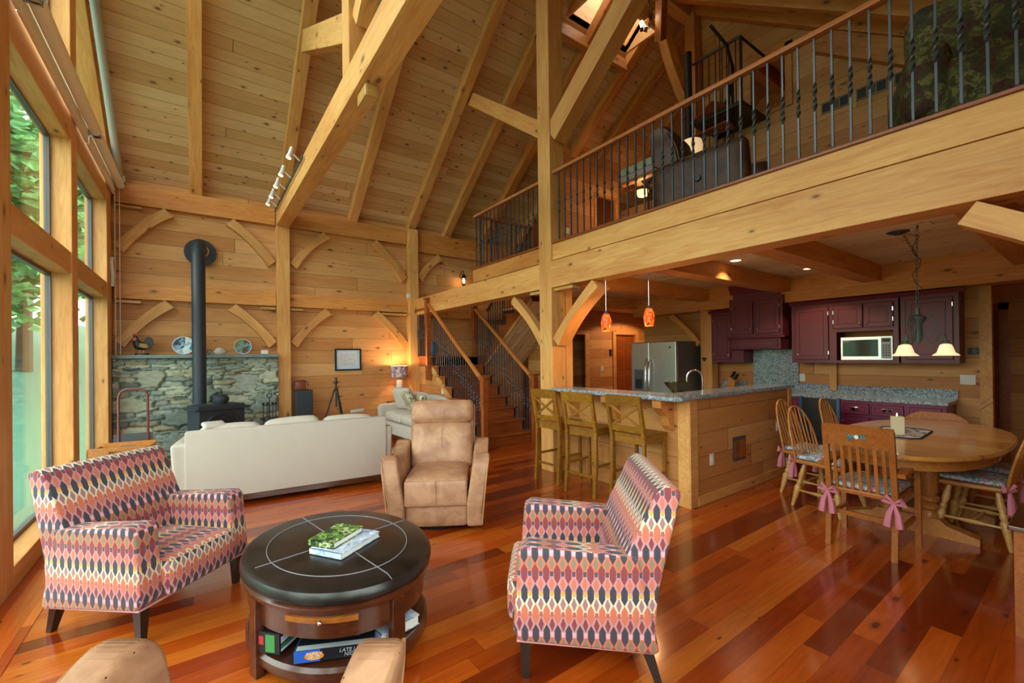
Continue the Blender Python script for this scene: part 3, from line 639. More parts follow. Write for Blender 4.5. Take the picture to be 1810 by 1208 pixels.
bm = B(); box(bm, (XB, 7.70, 0), (5.85, 7.74, 1.3)); obj('closet_wall', bm, 'wall_y', st)
s2 = thing('staircase', 'upper flight of stairs returning from the landing up to the loft', 'stairs')
X2A, X2B = 4.93, 5.84; rs2 = (2.93 - 1.52) / 7
for k in range(1, 7):
    y = 7.75 - tr_ * (k - 1); z = 1.52 + rs2 * k
    bm = B(); box(bm, (X2A - 0.04, y - tr_, z - 0.03), (X2B, y + 0.03, z), None, 0.008); obj('tread', bm, 'stair', s2)
    bm = B(); box(bm, (X2A, y - 0.02, z - rs2), (X2B, y, z - 0.03)); obj('riser', bm, 'stair', s2)
p = [(7.75, 1.3), (7.75, 1.52)]
for k in range(1, 7): p += [(7.75 - tr_ * (k - 1), 1.52 + rs2 * k - 0.03), (7.75 - tr_ * k, 1.52 + rs2 * k - 0.03)]
p += [(6.19, 2.6), (6.19, 2.5)]
bm = B(); prism(bm, p, X2A - 0.02, X2A, 'x'); obj('stringer', bm, 'stair', s2)
bm = B(); prism(bm, [(7.75, 1.28), (7.75, 1.30), (6.19, 2.5), (6.19, 2.46)], X2A, X2B, 'x'); obj('soffit', bm, 'ceil_k', s2)
bm = B(); prism(bm, [(7.78, 1.24), (7.78, 1.3), (6.15, 2.54), (6.15, 2.46)], X2A - 0.045, X2A - 0.02, 'x'); obj('edge_trim', bm, 'oak_pale', s2)
sl = rs / tr_
for nm, x, y0, xx in (('left', 3.64, 5.80, 3.70), ('right', 4.70, 5.86, 4.69)):
    rl = thing('stair_railing', 'stair railing with twisted iron balusters on the %s side of the lower flight' % nm, 'railing')
    newel(rl, x, y0, 0, 1.19); newel(rl, x, 7.84, 1.05, 2.66)
    handrail(rl, (x, y0 + 0.03, 1.08), (x, 7.80, 1.08 + sl * (7.80 - y0 - 0.03) - 0.01))
    for k in range(1, 8):
        for j in range(3):
            y = Y0 + tr_ * (k - 1) + 0.03 + j * tr_ / 3; baluster(rl, (xx, y, rs * k), round(0.86 + 0.012 * 0 + (1.08 + sl * (y - y0 - 0.03)) - rs * k - 0.86, 3))
    if nm == 'left':
        handrail(rl, (x + 0.02, 7.86, 2.44), (x + 0.02, 8.56, 2.44), 'stair')
        for j in range(7): baluster(rl, (x + 0.03, 7.97 + j * 0.085, 1.52), 0.92)
r3_ = thing('stair_railing', 'railing along the upper flight, seen between the posts under the loft', 'railing')
handrail(r3_, (X2A + 0.03, 7.74, 2.45), (X2A + 0.03, 6.2, 3.84), 'stair')
for k in range(1, 7):
    for j in range(3):
        y = 7.75 - tr_ * (k - 1) - 0.05 - j * tr_ / 3; z = 1.52 + rs2 * k; baluster(r3_, (X2A + 0.03, y, z), round(2.45 + (7.74 - y) * 0.903 - z, 2))
tag(bx('landing_vase', (3.9, 8.2, 1.522), (4.02, 8.32, 1.82), 'blue', bev=0.03), 'blue cylinder vase standing on the landing behind the balusters', 'vase')

# ================================================================ SEATING
def U(bm): boxuv(bm)
def patterned_chair(label, origin, face):
    # origin = floor point under the middle of the chair, face = direction it faces
    t = thing('patterned_armchair', label, 'armchair', origin, math.atan2(face[1], face[0]))   # local +x = front, y = width
    W, aw = 0.72, 0.13
    bm = B(); pad(bm, (0.66, W - 2 * aw + 0.01, 0.21), 0.04, 6, (0, 0, 0.012), TR(0.04, 0, 0.305)); obj('seat', bm, 'ogee', t, True, uv=True)
    bm = B(); prism(bm, [(0.30, 0.19), (0.33, 0.24), (0.30, 0.6), (0.26, 0.625), (-0.24, 0.585), (-0.33, 0.16), (-0.30, 0.15)], 0, aw, 'y')
    es = [e for e in bm.edges]; bmesh.ops.bevel(bm, geom=es, offset=0.018, segments=3, profile=0.6, affect='EDGES')
    base = bm.copy()
    for s in (-1, 1):
        b2 = base.copy(); xf(b2.verts, Matrix.Translation((0, (W / 2 - aw) if s > 0 else -W / 2, 0))); obj('armrest', b2, 'ogee', t, True, uv=True)
    bm.free(); base.free()
    bm = B(); prism(bm, [(-0.12, 0.30), (-0.15, 0.5), (-0.33, 0.88), (-0.38, 0.905), (-0.44, 0.88), (-0.33, 0.42), (-0.31, 0.16), (-0.24, 0.16)], -W / 2 + 0.012, W / 2 - 0.012, 'y')
    bmesh.ops.bevel(bm, geom=bm.edges[:], offset=0.02, segments=3, profile=0.6, affect='EDGES'); obj('backrest', bm, 'ogee', t, True, uv=True)
    bm = B(); tube(bm, [(0.31, -W / 2 + 0.01, 0.19), (0.31, W / 2 - 0.01, 0.19), (-0.31, W / 2 - 0.01, 0.155), (-0.31, -W / 2 + 0.01, 0.155)], 0.006, 6, False, True); obj('piping', bm, plain('pink_welt_cord', S('c98f94'), 0.8) if 'welt' not in MT else MT['welt'], t)
    for lx, ly, a in ((0.275, -W / 2 + 0.05, 1), (0.275, W / 2 - 0.05, 1), (-0.27, -W / 2 + 0.05, -1), (-0.27, W / 2 - 0.05, -1)):
        bm = B(); top, bot, dx = 0.027, 0.016, (0.0 if a > 0 else -0.06); h = 0.21 if a > 0 else 0.18
        vs = [bm.verts.new((x, y, z)) for (x, y, z) in [(lx - top, ly - top, h), (lx + top, ly - top, h), (lx + top, ly + top, h), (lx - top, ly + top, h), (lx + dx - bot, ly - bot, 0), (lx + dx + bot, ly - bot, 0), (lx + dx + bot, ly + bot, 0), (lx + dx - bot, ly + bot, 0)]]
        for f in ((0, 1, 2, 3), (7, 6, 5, 4), (0, 4, 5, 1), (1, 5, 6, 2), (2, 6, 7, 3), (3, 7, 4, 0)): bm.faces.new([vs[i] for i in f])
        obj('leg', bm, 'legdark', t)
    return t
def place(nearfront, nearrear, side):
    nf, nr = Vector(nearfront), Vector(nearrear); f = (nf - nr).normalized(); wv = Vector((-f.y, f.x)) * side
    c = (nf + nr) / 2 + wv * 0.31; return (c.x, c.y, 0), (f.x, f.y)
MT['welt'] = plain('pink_welt_cord', S('c98f94'), 0.8)
o_, f_ = place((-0.261, 3.033), (-0.64, 3.43), 1)
patterned_chair('diamond patterned armchair by the windows, left of the round table', o_, f_)
o_, f_ = place((1.212, 1.634), (1.666, 1.253), -1)
patterned_chair('diamond patterned armchair right of the round table, side towards the camera', o_, f_)

def recliner(label, origin, face, lean=15):
    t = thing('leather_recliner', label, 'recliner', origin, math.atan2(face[1], face[0]))
    W, aw = 0.80, 0.14
    bm = B(); lathe(bm, [(0.0, 0.0), (0.26, 0.0), (0.27, 0.02), (0.25, 0.045), (0, 0.045)], 28); obj('swivel_base', bm, 'black', t, True)
    bm = B(); pad(bm, (0.62, W - 2 * aw + 0.02, 0.17), 0.05, 7, (0.01, 0, 0.02), TR(0.05, 0, 0.395)); obj('seat_cushion', bm, 'tan', t, True)
    bm = B(); pad(bm, (0.055, W - 2 * aw + 0.01, 0.22), 0.02, 6, (0.006, 0, 0), TR(0.345, 0, 0.345)); obj('footrest_pad', bm, 'tan', t, True)
    bm = B(); pad(bm, (0.66, W - 2 * aw + 0.01, 0.26), 0.03, 5, (0, 0, 0), TR(0.0, 0, 0.175)); obj('front_panel', bm, 'tan', t, True)
    for s in (-1, 1):
        bm = B(); n = 14
        prof = [(-0.42, 0.05), (0.36, 0.05), (0.385, 0.3), (0.38, 0.55), (0.34, 0.635), (0.26, 0.655), (0.1, 0.61), (-0.1, 0.60), (-0.38, 0.67), (-0.44, 0.62)]
        prism(bm, smooth2d(prof), 0, aw, 'y'); bmesh.ops.bevel(bm, geom=bm.edges[:], offset=0.028, segments=4, profile=0.55, affect='EDGES')
        for v in bm.verts:                       # arms flare outward towards the top
            k = max(0, v.co.z - 0.25) * 0.16
            v.co.y = (s * (W / 2 - aw + v.co.y + k)) if s > 0 else -(W / 2 - aw + v.co.y + k)
        a = obj('armrest', bm, 'tan', t, True)
        bm = B(); pts = [(0.385, s * (W / 2 - 0.01), 0.08), (0.405, s * (W / 2 + 0.01), 0.3), (0.40, s * (W / 2 + 0.035), 0.53), (0.355, s * (W / 2 + 0.05), 0.625), (0.27, s * (W / 2 + 0.052), 0.65), (0.1, s * (W / 2 + 0.045), 0.605), (-0.1, s * (W / 2 + 0.045), 0.597), (-0.36, s * (W / 2 + 0.05), 0.665)]
        tube(bm, pts, 0.006, 6); obj('piping', bm, 'tan_piping', a, True)
    Mb = TR(-0.26, 0, 0.42, 0, R(-lean), 0)
    bm = B(); pad(bm, (0.17, 0.60, 0.46), 0.06, 8, (0.03, 0, 0), Mb @ TR(0, 0, 0.2)); b1 = obj('backrest', bm, 'tan', t, True)
    bm = B(); pad(bm, (0.19, 0.62, 0.23), 0.075, 8, (0.02, 0, 0.01), Mb @ TR(0.005, 0, 0.535)); obj('headrest', bm, 'tan', t, True)
    bm = B(); box(bm, (-0.13, -0.31, 0.0), (-0.06, 0.31, 0.60), Mb, 0.02); obj('back_shell', bm, 'tan', t, True)
    bm = B(); tube(bm, [Mb @ Vector((-0.06, -0.315, 0.05)), Mb @ Vector((-0.05, -0.32, 0.6)), Mb @ Vector((-0.03, -0.28, 0.655)), Mb @ Vector((-0.03, 0.28, 0.655)), Mb @ Vector((-0.05, 0.32, 0.6)), Mb @ Vector((-0.06, 0.315, 0.05))], 0.006, 6); obj('piping', bm, 'tan_piping', t)
    bm = B(); tube(bm, [Mb @ Vector((0.112, 0, 0.38)), Mb @ Vector((0.116, 0, 0.2)), Mb @ Vector((0.098, 0, 0.02))], 0.003, 5); tube(bm, [(0.385, 0, 0.46), (0.378, 0, 0.25)], 0.003, 5); obj('seam', bm, 'tan_piping', t)
    return t
recliner('tan leather swivel recliner facing the camera in front of the stairs', (1.80, 3.66, 0), (-0.53, -0.85))
recliner('tan leather recliner at the bottom edge seen from behind, only its arms in view', (-0.065, 1.28, 0), (0.6, 0.8), 42)

def sofa(name, label, origin, rz, L, seats, D=0.92, hb=0.72, ha=0.62, cat='sofa'):
    # local: x = length, front towards +y
    t = thing(name, label, cat, origin, rz); aw = 0.15
    bm = B(); box(bm, (-L / 2 + 0.07, -D / 2, 0.10), (L / 2 - 0.04, -D / 2 + 0.13, hb), None, 0.02); obj('back_frame', bm, 'sofa', t, True)
    bm = B(); box(bm, (-L / 2 + 0.06, -D / 2 + 0.1, 0.12), (L / 2 - 0.06, D / 2 - 0.04, 0.33), None, 0.015); obj('base', bm, 'sofa', t, True)
    bm = B(); box(bm, (-L / 2 + 0.01, -D / 2 + 0.01, 0.045), (L / 2 - 0.01, -D / 2 + 0.06, 0.10)); box(bm, (-L / 2 + 0.03, D / 2 - 0.1, 0.045), (L / 2 - 0.03, D / 2 - 0.05, 0.12)); obj('plinth_rail', bm, 'walnut', t)
    for sx in (-1, 1):
        for sy in (-1, 1):
            bm = B(); box(bm, (sx * (L / 2 - 0.09), sy * (D / 2 - 0.06), 0), (sx * (L / 2 - 0.03), sy * (D / 2 - 0.12), 0.05)); obj('leg', bm, 'walnut', t)
    for s in (-1, 1):
        bm = B(); prism(bm, [(-D / 2 + 0.03, 0.1), (D / 2, 0.1), (D / 2 + 0.02, ha - 0.06), (D / 2 - 0.03, ha), (-D / 2 + 0.03, ha + 0.03)], 0, aw, 'x')
        bmesh.ops.bevel(bm, geom=bm.edges[:], offset=0.035, segments=4, profile=0.6, affect='EDGES')
        for v in bm.verts: v.co.x = s * (L / 2 - aw + v.co.x + 0.05 * max(0, v.co.z - 0.1) + 0.02)
        obj('armrest', bm, 'sofa', t, True)
    iw = L - 2 * aw
    for i in range(seats):
        cx = -iw / 2 + iw * (i + 0.5) / seats
        bm = B(); pad(bm, (iw / seats - 0.01, D - 0.22, 0.17), 0.06, 7, (0, 0.01, 0.025), TR(cx, 0.06, 0.42)); obj('seat_cushion', bm, 'sofa', t, True)
        bm = B(); pad(bm, (iw / seats - 0.01, 0.2, 0.42), 0.085, 8, (0, 0.03, 0.02), TR(cx, -D / 2 + 0.24, 0.60 + 0.02 * (i % 2), R(10), R(random.uniform(-3, 3)))); obj('back_cushion', bm, 'sofa', t, True)
    return t
so = sofa('sofa', 'long cream linen sofa seen from behind, facing the stove', (0.875, 5.67, 0), R(-5.5), 2.06, 3, hb=0.79, ha=0.64)
lv = sofa('loveseat', 'cream linen loveseat beside the stairs behind the recliner', (3.19, 7.28, 0), R(92), 1.7, 2, D=0.84)
MT['palepaper'] = plain('pale_newsprint', S('9c9890'), 0.8)
def pillow(name, label, loc, rot, s, mat, group=None):
    bm = B(); pad(bm, s, min(s) * 0.46, 8, (0, 0, 0)); o = obj(name, bm, mat, None, True); o.location = loc; o.rotation_euler = rot
    return tag(o, label, 'cushion', group)
pillow('throw_pillow', 'plain beige throw pillow leaning at the wall end of the loveseat', (3.08, 7.72, 0.74), (0, R(-20), R(25)), (0.14, 0.42, 0.42), 'sofa')
pillow('throw_pillow', 'floral throw pillow in the middle of the loveseat', (3.03, 7.3, 0.71), (0, R(-24), R(-6)), (0.13, 0.42, 0.38), 'pillow_f')
pillow('throw_pillow', 'small dark floral pillow at the near end of the loveseat', (3.1, 6.87, 0.7), (0, R(-20), R(-15)), (0.12, 0.36, 0.36), 'pillow_f')
pillow('throw_pillow', 'small crumpled pillow lying on top of the sofa back', (0.12, 5.52, 0.815), (R(8), 0, R(10)), (0.2, 0.18, 0.05), 'sofa')
bm = B(); pad(bm, (0.16, 0.1, 0.02), 0.008, 5, (0, 0, 0)); o = obj('folded_magazine', bm, 'palepaper', None, True); o.location = (1.6, 5.54, 0.84); o.rotation_euler = (R(6), R(-6), R(-10)); tag(o, 'folded light paper lying on the right end of the sofa back', 'magazine')

# ---------------------------------------------------------------- round ottoman table
ot = thing('ottoman_table', 'oval dark leather topped coffee table with an open lower shelf', 'coffee table', (0.62, 2.53, 0), R(10))
a_, b_ = 0.46, 0.585
bm = B(); lathe(bm, [(0, 0.405), (0.96, 0.405), (1.0, 0.425), (1.0, 0.445), (0.975, 0.468), (0.92, 0.478), (0, 0.481)], 64, (0, 0, 0), a_, b_); obj('leather_top', bm, 'blackleather', ot, True)
bm = B(); lathe(bm, [(0.9, 0.36), (0.975, 0.375), (0.985, 0.395), (0.96, 0.405), (0.9, 0.405)], 64, (0, 0, 0), a_, b_); obj('top_moulding', bm, 'walnut', ot, True)
bm = B(); lathe(bm, [(0, 0.25), (0.92, 0.25), (0.92, 0.37), (0, 0.37)], 64, (0, 0, 0), a_, b_); obj('apron', bm, 'walnut', ot, True)
bm = B(); lathe(bm, [(0, 0.055), (0.93, 0.055), (0.95, 0.07), (0.95, 0.105), (0.92, 0.12), (0.86, 0.112), (0, 0.112)], 64, (0, 0, 0), a_, b_); obj('lower_shelf', bm, 'walnut', ot, True)
for th in (187, 275, 7, 95):
    c, s = cos(R(th)), sin(R(th)); px, py = 0.93 * a_ * c, 0.93 * b_ * s
    bm = B(); box(bm, (-0.018, -0.035, 0), (0.022, 0.035, 0.37), TR(px, py, 0, rz=math.atan2(s / b_, c / a_)), 0.004); obj('leg', bm, 'walnut', ot)
MT['stitch'] = plain('grey_stitching', S('8b8690'), 0.8)
bm = B(); tube(bm, [(0.74 * a_ * cos(t * pi / 32), 0.74 * b_ * sin(t * pi / 32), 0.4815) for t in range(64)], 0.0022, 4, False, True)
tube(bm, [(0, -b_ * 0.97, 0.468), (0, -b_ * 0.9, 0.4812), (0, b_ * 0.9, 0.4812), (0, b_ * 0.97, 0.468)], 0.0022, 4); tube(bm, [(-a_ * 0.9, 0, 0.4812), (a_ * 0.9, 0, 0.4812)], 0.0022, 4); obj('stitching', bm, 'stitch', ot)
bm = B(); n = 14; pts = []
for i in range(n + 1):
    th = R(211 + 40 * i / n); pts.append((0.945 * a_ * cos(th), 0.945 * b_ * sin(th)))
q = pts + [(x * 0.9, y * 0.9) for x, y in pts[::-1]]; prism(bm, q, 0.325, 0.35, 'z'); dw = obj('pull_out_tray', bm, 'oak_dark', ot)
bm = B(); th = R(231); bmesh.ops.create_uvsphere(bm, u_segments=12, v_segments=8, radius=0.011, matrix=TR(0.975 * a_ * cos(th), 0.975 * b_ * sin(th), 0.337)); obj('knob', bm, 'chrome', dw, True)
bm = B(); th = R(330); bmesh.ops.create_uvsphere(bm, u_segments=12, v_segments=8, radius=0.011, matrix=TR(0.96 * a_ * cos(th), 0.96 * b_ * sin(th), 0.325)); obj('knob', bm, 'chrome', ot, True)

def text(s, size, mat, parent, M, ext=0.0008, align='CENTER', shear=0.0, name='lettering'):
    c = bpy.data.curves.new('t', 'FONT'); c.body = s; c.size = size; c.extrude = ext; c.align_x = align; c.shear = shear; c.resolution_u = 2; c.space_line = 0.8
    t = bpy.data.objects.new('t', c); COL.objects.link(t); dg = bpy.context.evaluated_depsgraph_get(); me = bpy.data.meshes.new_from_object(t.evaluated_get(dg)); bpy.data.objects.remove(t)
    me.materials.clear(); me.materials.append(MT[mat]); o = bpy.data.objects.new(name, me); COL.objects.link(o); o.parent = parent; o.matrix_local = M; return o
def book(name, label, loc, rz, s, cover, cat='book', pages='white', cover_mat=None, group=None):
    t = thing(name, label, cat, loc, rz, group); L, Wd, H = s
    bm = B(); box(bm, (-L / 2, -Wd / 2, 0), (L / 2, Wd / 2, 0.004)); box(bm, (-L / 2, -Wd / 2, H - 0.004), (L / 2, Wd / 2, H)); box(bm, (-L / 2, -Wd / 2, 0), (-L / 2 + 0.004, Wd / 2, H)); obj('cover', bm, cover, t)
    bm = B(); box(bm, (-L / 2 + 0.005, -Wd / 2 + 0.004, 0.004), (L / 2 - 0.005, Wd / 2 - 0.004, H - 0.004)); obj('pages', bm, pages, t); return t
MT['greenbook'] = floral('leafy_green_cover', S('33451f'), [S('5f8a2f'), S('88b04a'), S('20301a'), S('b9c890')], 30)
MT['paleblue'] = floral('pale_blue_cover', S('b9c6dc'), [S('8d9fc6'), S('dfe5ee'), S('a9b8d8')], 24)
MT['gameblack'] = plain('glossy_black_card', (0.012, 0.014, 0.02), 0.25); MT['gameblue'] = plain('bright_blue_card', S('2b62c9'), 0.3)
MT['red'] = plain('red_print', S('b8323a'), 0.5); MT['silver'] = plain('silver_print', S('aab2b8'), 0.4); MT['green'] = plain('green_print', S('3f8a4a'), 0.5); MT['orange'] = plain('orange_print', S('e08a3c'), 0.5)
book('coffee_table_book', 'large white book with a pale blue cover on the leather table top, lower of two', (0.64, 2.45, 0.4835), R(33), (0.30, 0.21, 0.03), 'paleblue')
book('coffee_table_book', 'thick green wildlife book stacked on the white book', (0.60, 2.49, 0.5145), R(36), (0.235, 0.165, 0.032), 'greenbook')
book('photo_album', 'grey blue album on the right of the table shelf', (0.78, 2.19, 0.1225), R(12), (0.22, 0.22, 0.05), 'paleblue')
gb = thing('board_game_box', 'black and blue board game box lying on the lower table shelf', 'board game', (0.54, 2.20, 0.1225), R(-26))
bm = B(); box(bm, (-0.17, -0.115, 0), (0.17, 0.115, 0.055), None, 0.002); obj('carton', bm, 'gameblack', gb)
bm = B(); box(bm, (-0.171, -0.117, 0.001), (-0.06, -0.1145, 0.054)); box(bm, (-0.172, -0.117, 0.001), (-0.169, 0.115, 0.054)); obj('blue_panel', bm, 'gameblue', gb)
bm = B(); box(bm, (-0.165, -0.113, 0.0553), (0.165, -0.08, 0.0558)); obj('silver_band', bm, 'silver', gb)
bm = B(); lathe(bm, [(0, 0), (1, 0), (1, 0.001), (0, 0.001)], 24, (0, 0, 0), 0.042, 0.019); lg = obj('oval_logo', bm, 'orange', gb, M=TR(-0.085, -0.118, 0.028, R(90)))
text('FAMILY\nFEUD', 0.021, 'white', gb, TR(-0.085, -0.1198, 0.031, R(90)), shear=0.1)
text('LATE LATE\nNIGHT', 0.024, 'silver', gb, TR(0.08, -0.1165, 0.03, R(90)), shear=0.2)
text('THE', 0.014, 'silver', gb, TR(0.12, 0.065, 0.0556), shear=0.2); text('LATE LATE\nNIGHT', 0.042, 'silver', gb, TR(0.04, 0.02, 0.0556), shear=0.25); text('EDITION', 0.014, 'silver', gb, TR(0.07, -0.045, 0.0556), shear=0.2)
g2 = thing('board_game_box', 'black card game box with green and white print at the left of the table shelf', 'board game', (0.33, 2.41, 0.1225), R(42))
bm = B(); box(bm, (-0.12, -0.075, 0), (0.12, 0.075, 0.1), None, 0.002); obj('carton', bm, 'gameblack', g2)
bm = B()
for i in range(3): box(bm, (-0.11 + 0.075 * i, -0.0765, 0.05), (-0.06 + 0.075 * i, -0.0752, 0.08))
box(bm, (-0.11, -0.0765, 0.012), (0.11, -0.0752, 0.024)); obj('white_print', bm, 'white', g2)
bm = B(); box(bm, (-0.1215, -0.05, 0.01), (-0.1202, 0.0, 0.09)); box(bm, (-0.11, -0.0765, 0.028), (0.05, -0.0752, 0.042)); obj('green_print', bm, 'green', g2)
bm = B(); box(bm, (-0.1215, 0.01, 0.04), (-0.1202, 0.06, 0.08)); obj('red_print', bm, 'red', g2)
g3 = bx('card_box', (-0.1, -0.06, 0), (0.1, 0.06, 0.03), 'gameblack', bev=0.002); g3.location = (0.35, 2.43, 0.2235); g3.rotation_euler = (0, 0, R(48)); tag(g3, 'flat dark card box on top of the game box with green print', 'game')

# ================================================================ BAR AND KITCHEN
bar = thing('breakfast_bar', 'board clad breakfast bar with a blue grey granite top', 'bar', (3.85, 2.4, 0)); MB = Matrix.Translation((-3.85, -2.4, 0))
def part(name, a, b, mat, parent, bev=0.0, M=MB): bm = B(); box(bm, a, b, None, bev); return obj(name, bm, mat, parent, M=M)
part('end_wall', (3.85, 2.4, 0), (6.1, 2.52, 1.05), 'wall_y', bar)
part('seating_wall', (3.85, 2.52, 0), (3.97, 4.2, 1.05), 'wall_x', bar)
part('corner_board', (3.835, 2.385, 0), (3.96, 2.4, 1.05), 'timber', bar); part('corner_board', (3.832, 2.4, 0), (3.85, 2.52, 1.05), 'timber', bar); part('corner_board', (6.02, 2.385, 0), (6.1, 2.4, 1.05), 'timber', bar)
part('baseboard', (3.96, 2.38, 0), (6.1, 2.4, 0.09), 'timber', bar); 
def slab(outline, z0, z1, mat, parent, name, M=MB, bev=0.01):
    bm = B(); prism(bm, outline, z0, z1, 'z'); bmesh.ops.bevel(bm, geom=bm.edges[:], offset=bev, segments=2, affect='EDGES'); return obj(name, bm, mat, parent, M=M)
slab([(3.66, 2.36), (3.61, 2.41), (3.60, 2.5), (3.60, 4.17), (3.98, 4.17), (3.98, 2.72), (6.12, 2.72), (6.12, 2.36)], 1.05, 1.09, 'granite', bar, 'raised_countertop')
part('sink_counter', (3.98, 2.72, 0.87), (6.1, 3.3, 0.91), 'granite', bar); part('sink_cabinet', (3.98, 2.72, 0), (6.1, 3.26, 0.87), 'cab_base', bar)
for y, l in ((2.62, 'c'), (3.3, 'b'), (3.95, 'a')):
    bm = B(); prism(bm, [(3.85, 1.05), (3.63, 1.05), (3.64, 0.97), (3.74, 0.88), (3.79, 0.78), (3.85, 0.72)], y - 0.05, y + 0.05, 'y'); obj('corbel', bm, 'timber_red', bar, M=MB)
def plate(name, label, cat, c, size, nrm, mat='white', tog=2, tm=None):
    t = thing(name, label, cat, c); w_, h_ = size
    bm = B(); box(bm, (-w_ / 2, -0.004, -h_ / 2), (w_ / 2, 0.004, h_ / 2), None, 0.002); rz = {'-y': 0, '-x': R(-90)}[nrm]; obj('cover_plate', bm, mat, t, M=TR(rz=rz))
    for i in range(tog):
        x = (i - (tog - 1) / 2) * w_ / max(tog, 1); bm = B(); box(bm, (x - 0.014, -0.009, -0.03), (x + 0.014, -0.004, 0.03), None, 0.002); obj('rocker', bm, tm or mat, t, M=TR(rz=rz))
    return t
plate('outlet_plate', 'white outlet low on the bar end wall, left of the vent', 'outlet', (4.23, 2.396, 0.42), (0.07, 0.115), '-y', tog=1)
plate('outlet_plate', 'white outlet on the bar end wall beside the windsor chairs', 'outlet', (5.72, 2.396, 0.6), (0.07, 0.115), '-y', tog=1)
plate('outlet_plate', 'white outlet in the baseboard at the far end of the bar', 'outlet', (5.95, 2.376, 0.16), (0.11, 0.07), '-y', tog=1)
plate('outlet_plate', 'white outlet on the seating side of the bar behind the third stool', 'outlet', (3.846, 2.95, 0.45), (0.11, 0.115), '-x', tog=2)
vt = thing('floor_vent', 'brown metal air vent in the bar end wall', 'vent', (4.78, 2.396, 0.46)); bm = B(); box(bm, (-0.14, -0.006, -0.13), (0.14, 0.0, 0.13), None, 0.004); obj('vent_frame', bm, 'dark_gray', vt)
bm = B()
for i in range(9): box(bm, (-0.11, -0.014, -0.1 + 0.022 * i), (0.0, -0.006, -0.088 + 0.022 * i))
box(bm, (0.01, -0.014, -0.1), (0.11, -0.006, 0.09)); obj('louvre', bm, 'oak_dark', vt)

def door_front(parent, x, y0, y1, z0, z1, mat, name='door', knob=None, pull=False, hinge=None):
    fr = 0.055 if (z1 - z0) > 0.25 else 0.03
    bm = B(); box(bm, (x - 0.018, y0, z0), (x, y1, z1), None, 0.002)
    d = obj(name, bm, mat, parent); g_ = B()
    for a in ((y0 - .003, y0 + .003, z0, z1), (y1 - .003, y1 + .003, z0, z1), (y0, y1, z0 - .003, z0 + .003), (y0, y1, z1 - .003, z1 + .003)): box(g_, (x - 0.0195, a[0], a[2]), (x - 0.001, a[1], a[3]))
    for a in ((y0 + fr, y0 + fr + .006, z0 + fr, z1 - fr), (y1 - fr - .006, y1 - fr, z0 + fr, z1 - fr), (y0 + fr, y1 - fr, z0 + fr, z0 + fr + .006), (y0 + fr, y1 - fr, z1 - fr - .006, z1 - fr)): box(g_, (x - 0.0192, a[0], a[2]), (x - 0.01, a[1], a[3]))
    obj('panel_groove', g_, 'cab_gap', d)
    if knob:
        bm = B(); bmesh.ops.create_uvsphere(bm, u_segments=12, v_segments=8, radius=0.014, matrix=TR(x - 0.035, knob[0], knob[1])); tube(bm, [(x - 0.018, knob[0], knob[1]), (x - 0.03, knob[0], knob[1])], 0.006, 8); obj('knob', bm, 'chrome', d, True)
    if pull:
        yc, zz = (y0 + y1) / 2, (z0 + z1) / 2; bm = B(); n = 10; vs = []
        for i in range(n + 1):
            th = pi * i / n; vs.append((x - 0.02 - 0.022 * sin(th), yc - 0.05 * cos(th), zz + 0.018)); 
        for i in range(n):
            a = [bm.verts.new(p) for p in (vs[i], vs[i + 1])] + [bm.verts.new((vs[i + 1][0] + 0.004, vs[i + 1][1] * 1.0, zz - 0.012 * sin(pi * (i + 1) / n) - 0.004)), bm.verts.new((vs[i][0] + 0.004, vs[i][1], zz - 0.012 * sin(pi * i / n) - 0.004))]
            bm.faces.new(a)
        bmesh.ops.remove_doubles(bm, verts=bm.verts[:], dist=0.0005); r_ = bmesh.ops.solidify(bm, geom=bm.faces[:], thickness=0.003)
        tube(bm, [(x - 0.019, yc - 0.052, zz + 0.018), (x - 0.024, yc, zz + 0.021), (x - 0.019, yc + 0.052, zz + 0.018)], 0.004, 6); obj('cup_pull', bm, 'chrome', d, True)
    if hinge is not None:
        bm = B()
        bm.free()
        for zz in (z0 + 0.09, z1 - 0.09): bm = B(); box(bm, (x - 0.022, hinge - 0.005, zz - 0.025), (x - 0.002, hinge + 0.005, zz + 0.025)); obj('hinge', bm, 'chrome', d)
    return d
# base run
XC = 6.86
bc = thing('base_cabinet_run', 'plum base cabinets with drawers along the kitchen wall behind the dining table', 'cabinet')
bm = B(); box(bm, (XC, 1.1, 0.1), (7.39, 2.68, 0.87)); box(bm, (XC + 0.06, 1.12, 0), (7.39, 2.68, 0.1)); obj('carcass', bm, 'cab_base', bc)
for y0, y1 in ((1.14, 1.41), (1.47, 1.77), (1.80, 2.10)):
    door_front(bc, XC, y0, y1, 0.70, 0.83, 'cab_base', 'drawer', pull=True); door_front(bc, XC, y0, y1, 0.14, 0.66, 'cab_base', 'door', knob=(y1 - 0.03, 0.6))
door_front(bc, XC, 2.14, 2.30, 0.70, 0.83, 'cab_base', 'drawer'); door_front(bc, XC, 2.34, 2.66, 0.14, 0.83, 'cab_base', 'door')
b2 = thing('base_cabinet_run', 'plum base cabinets below the range hood, mostly behind the bar', 'cabinet')
bm = B(); box(bm, (XC, 2.685, 0.1), (7.39, 3.95, 0.87)); obj('carcass', bm, 'cab_base', b2); door_front(b2, XC, 2.75, 3.3, 0.14, 0.83, 'cab_base'); door_front(b2, XC, 3.33, 3.9, 0.14, 0.83, 'cab_base')
ct = thing('granite_worktop', 'blue grey granite worktop and upstand on the kitchen wall', 'worktop')
bm = B(); box(bm, (XC - 0.03, 1.08, 0.872), (7.39, 3.97, 0.912), None, 0.005); obj('worktop', bm, 'granite', ct)
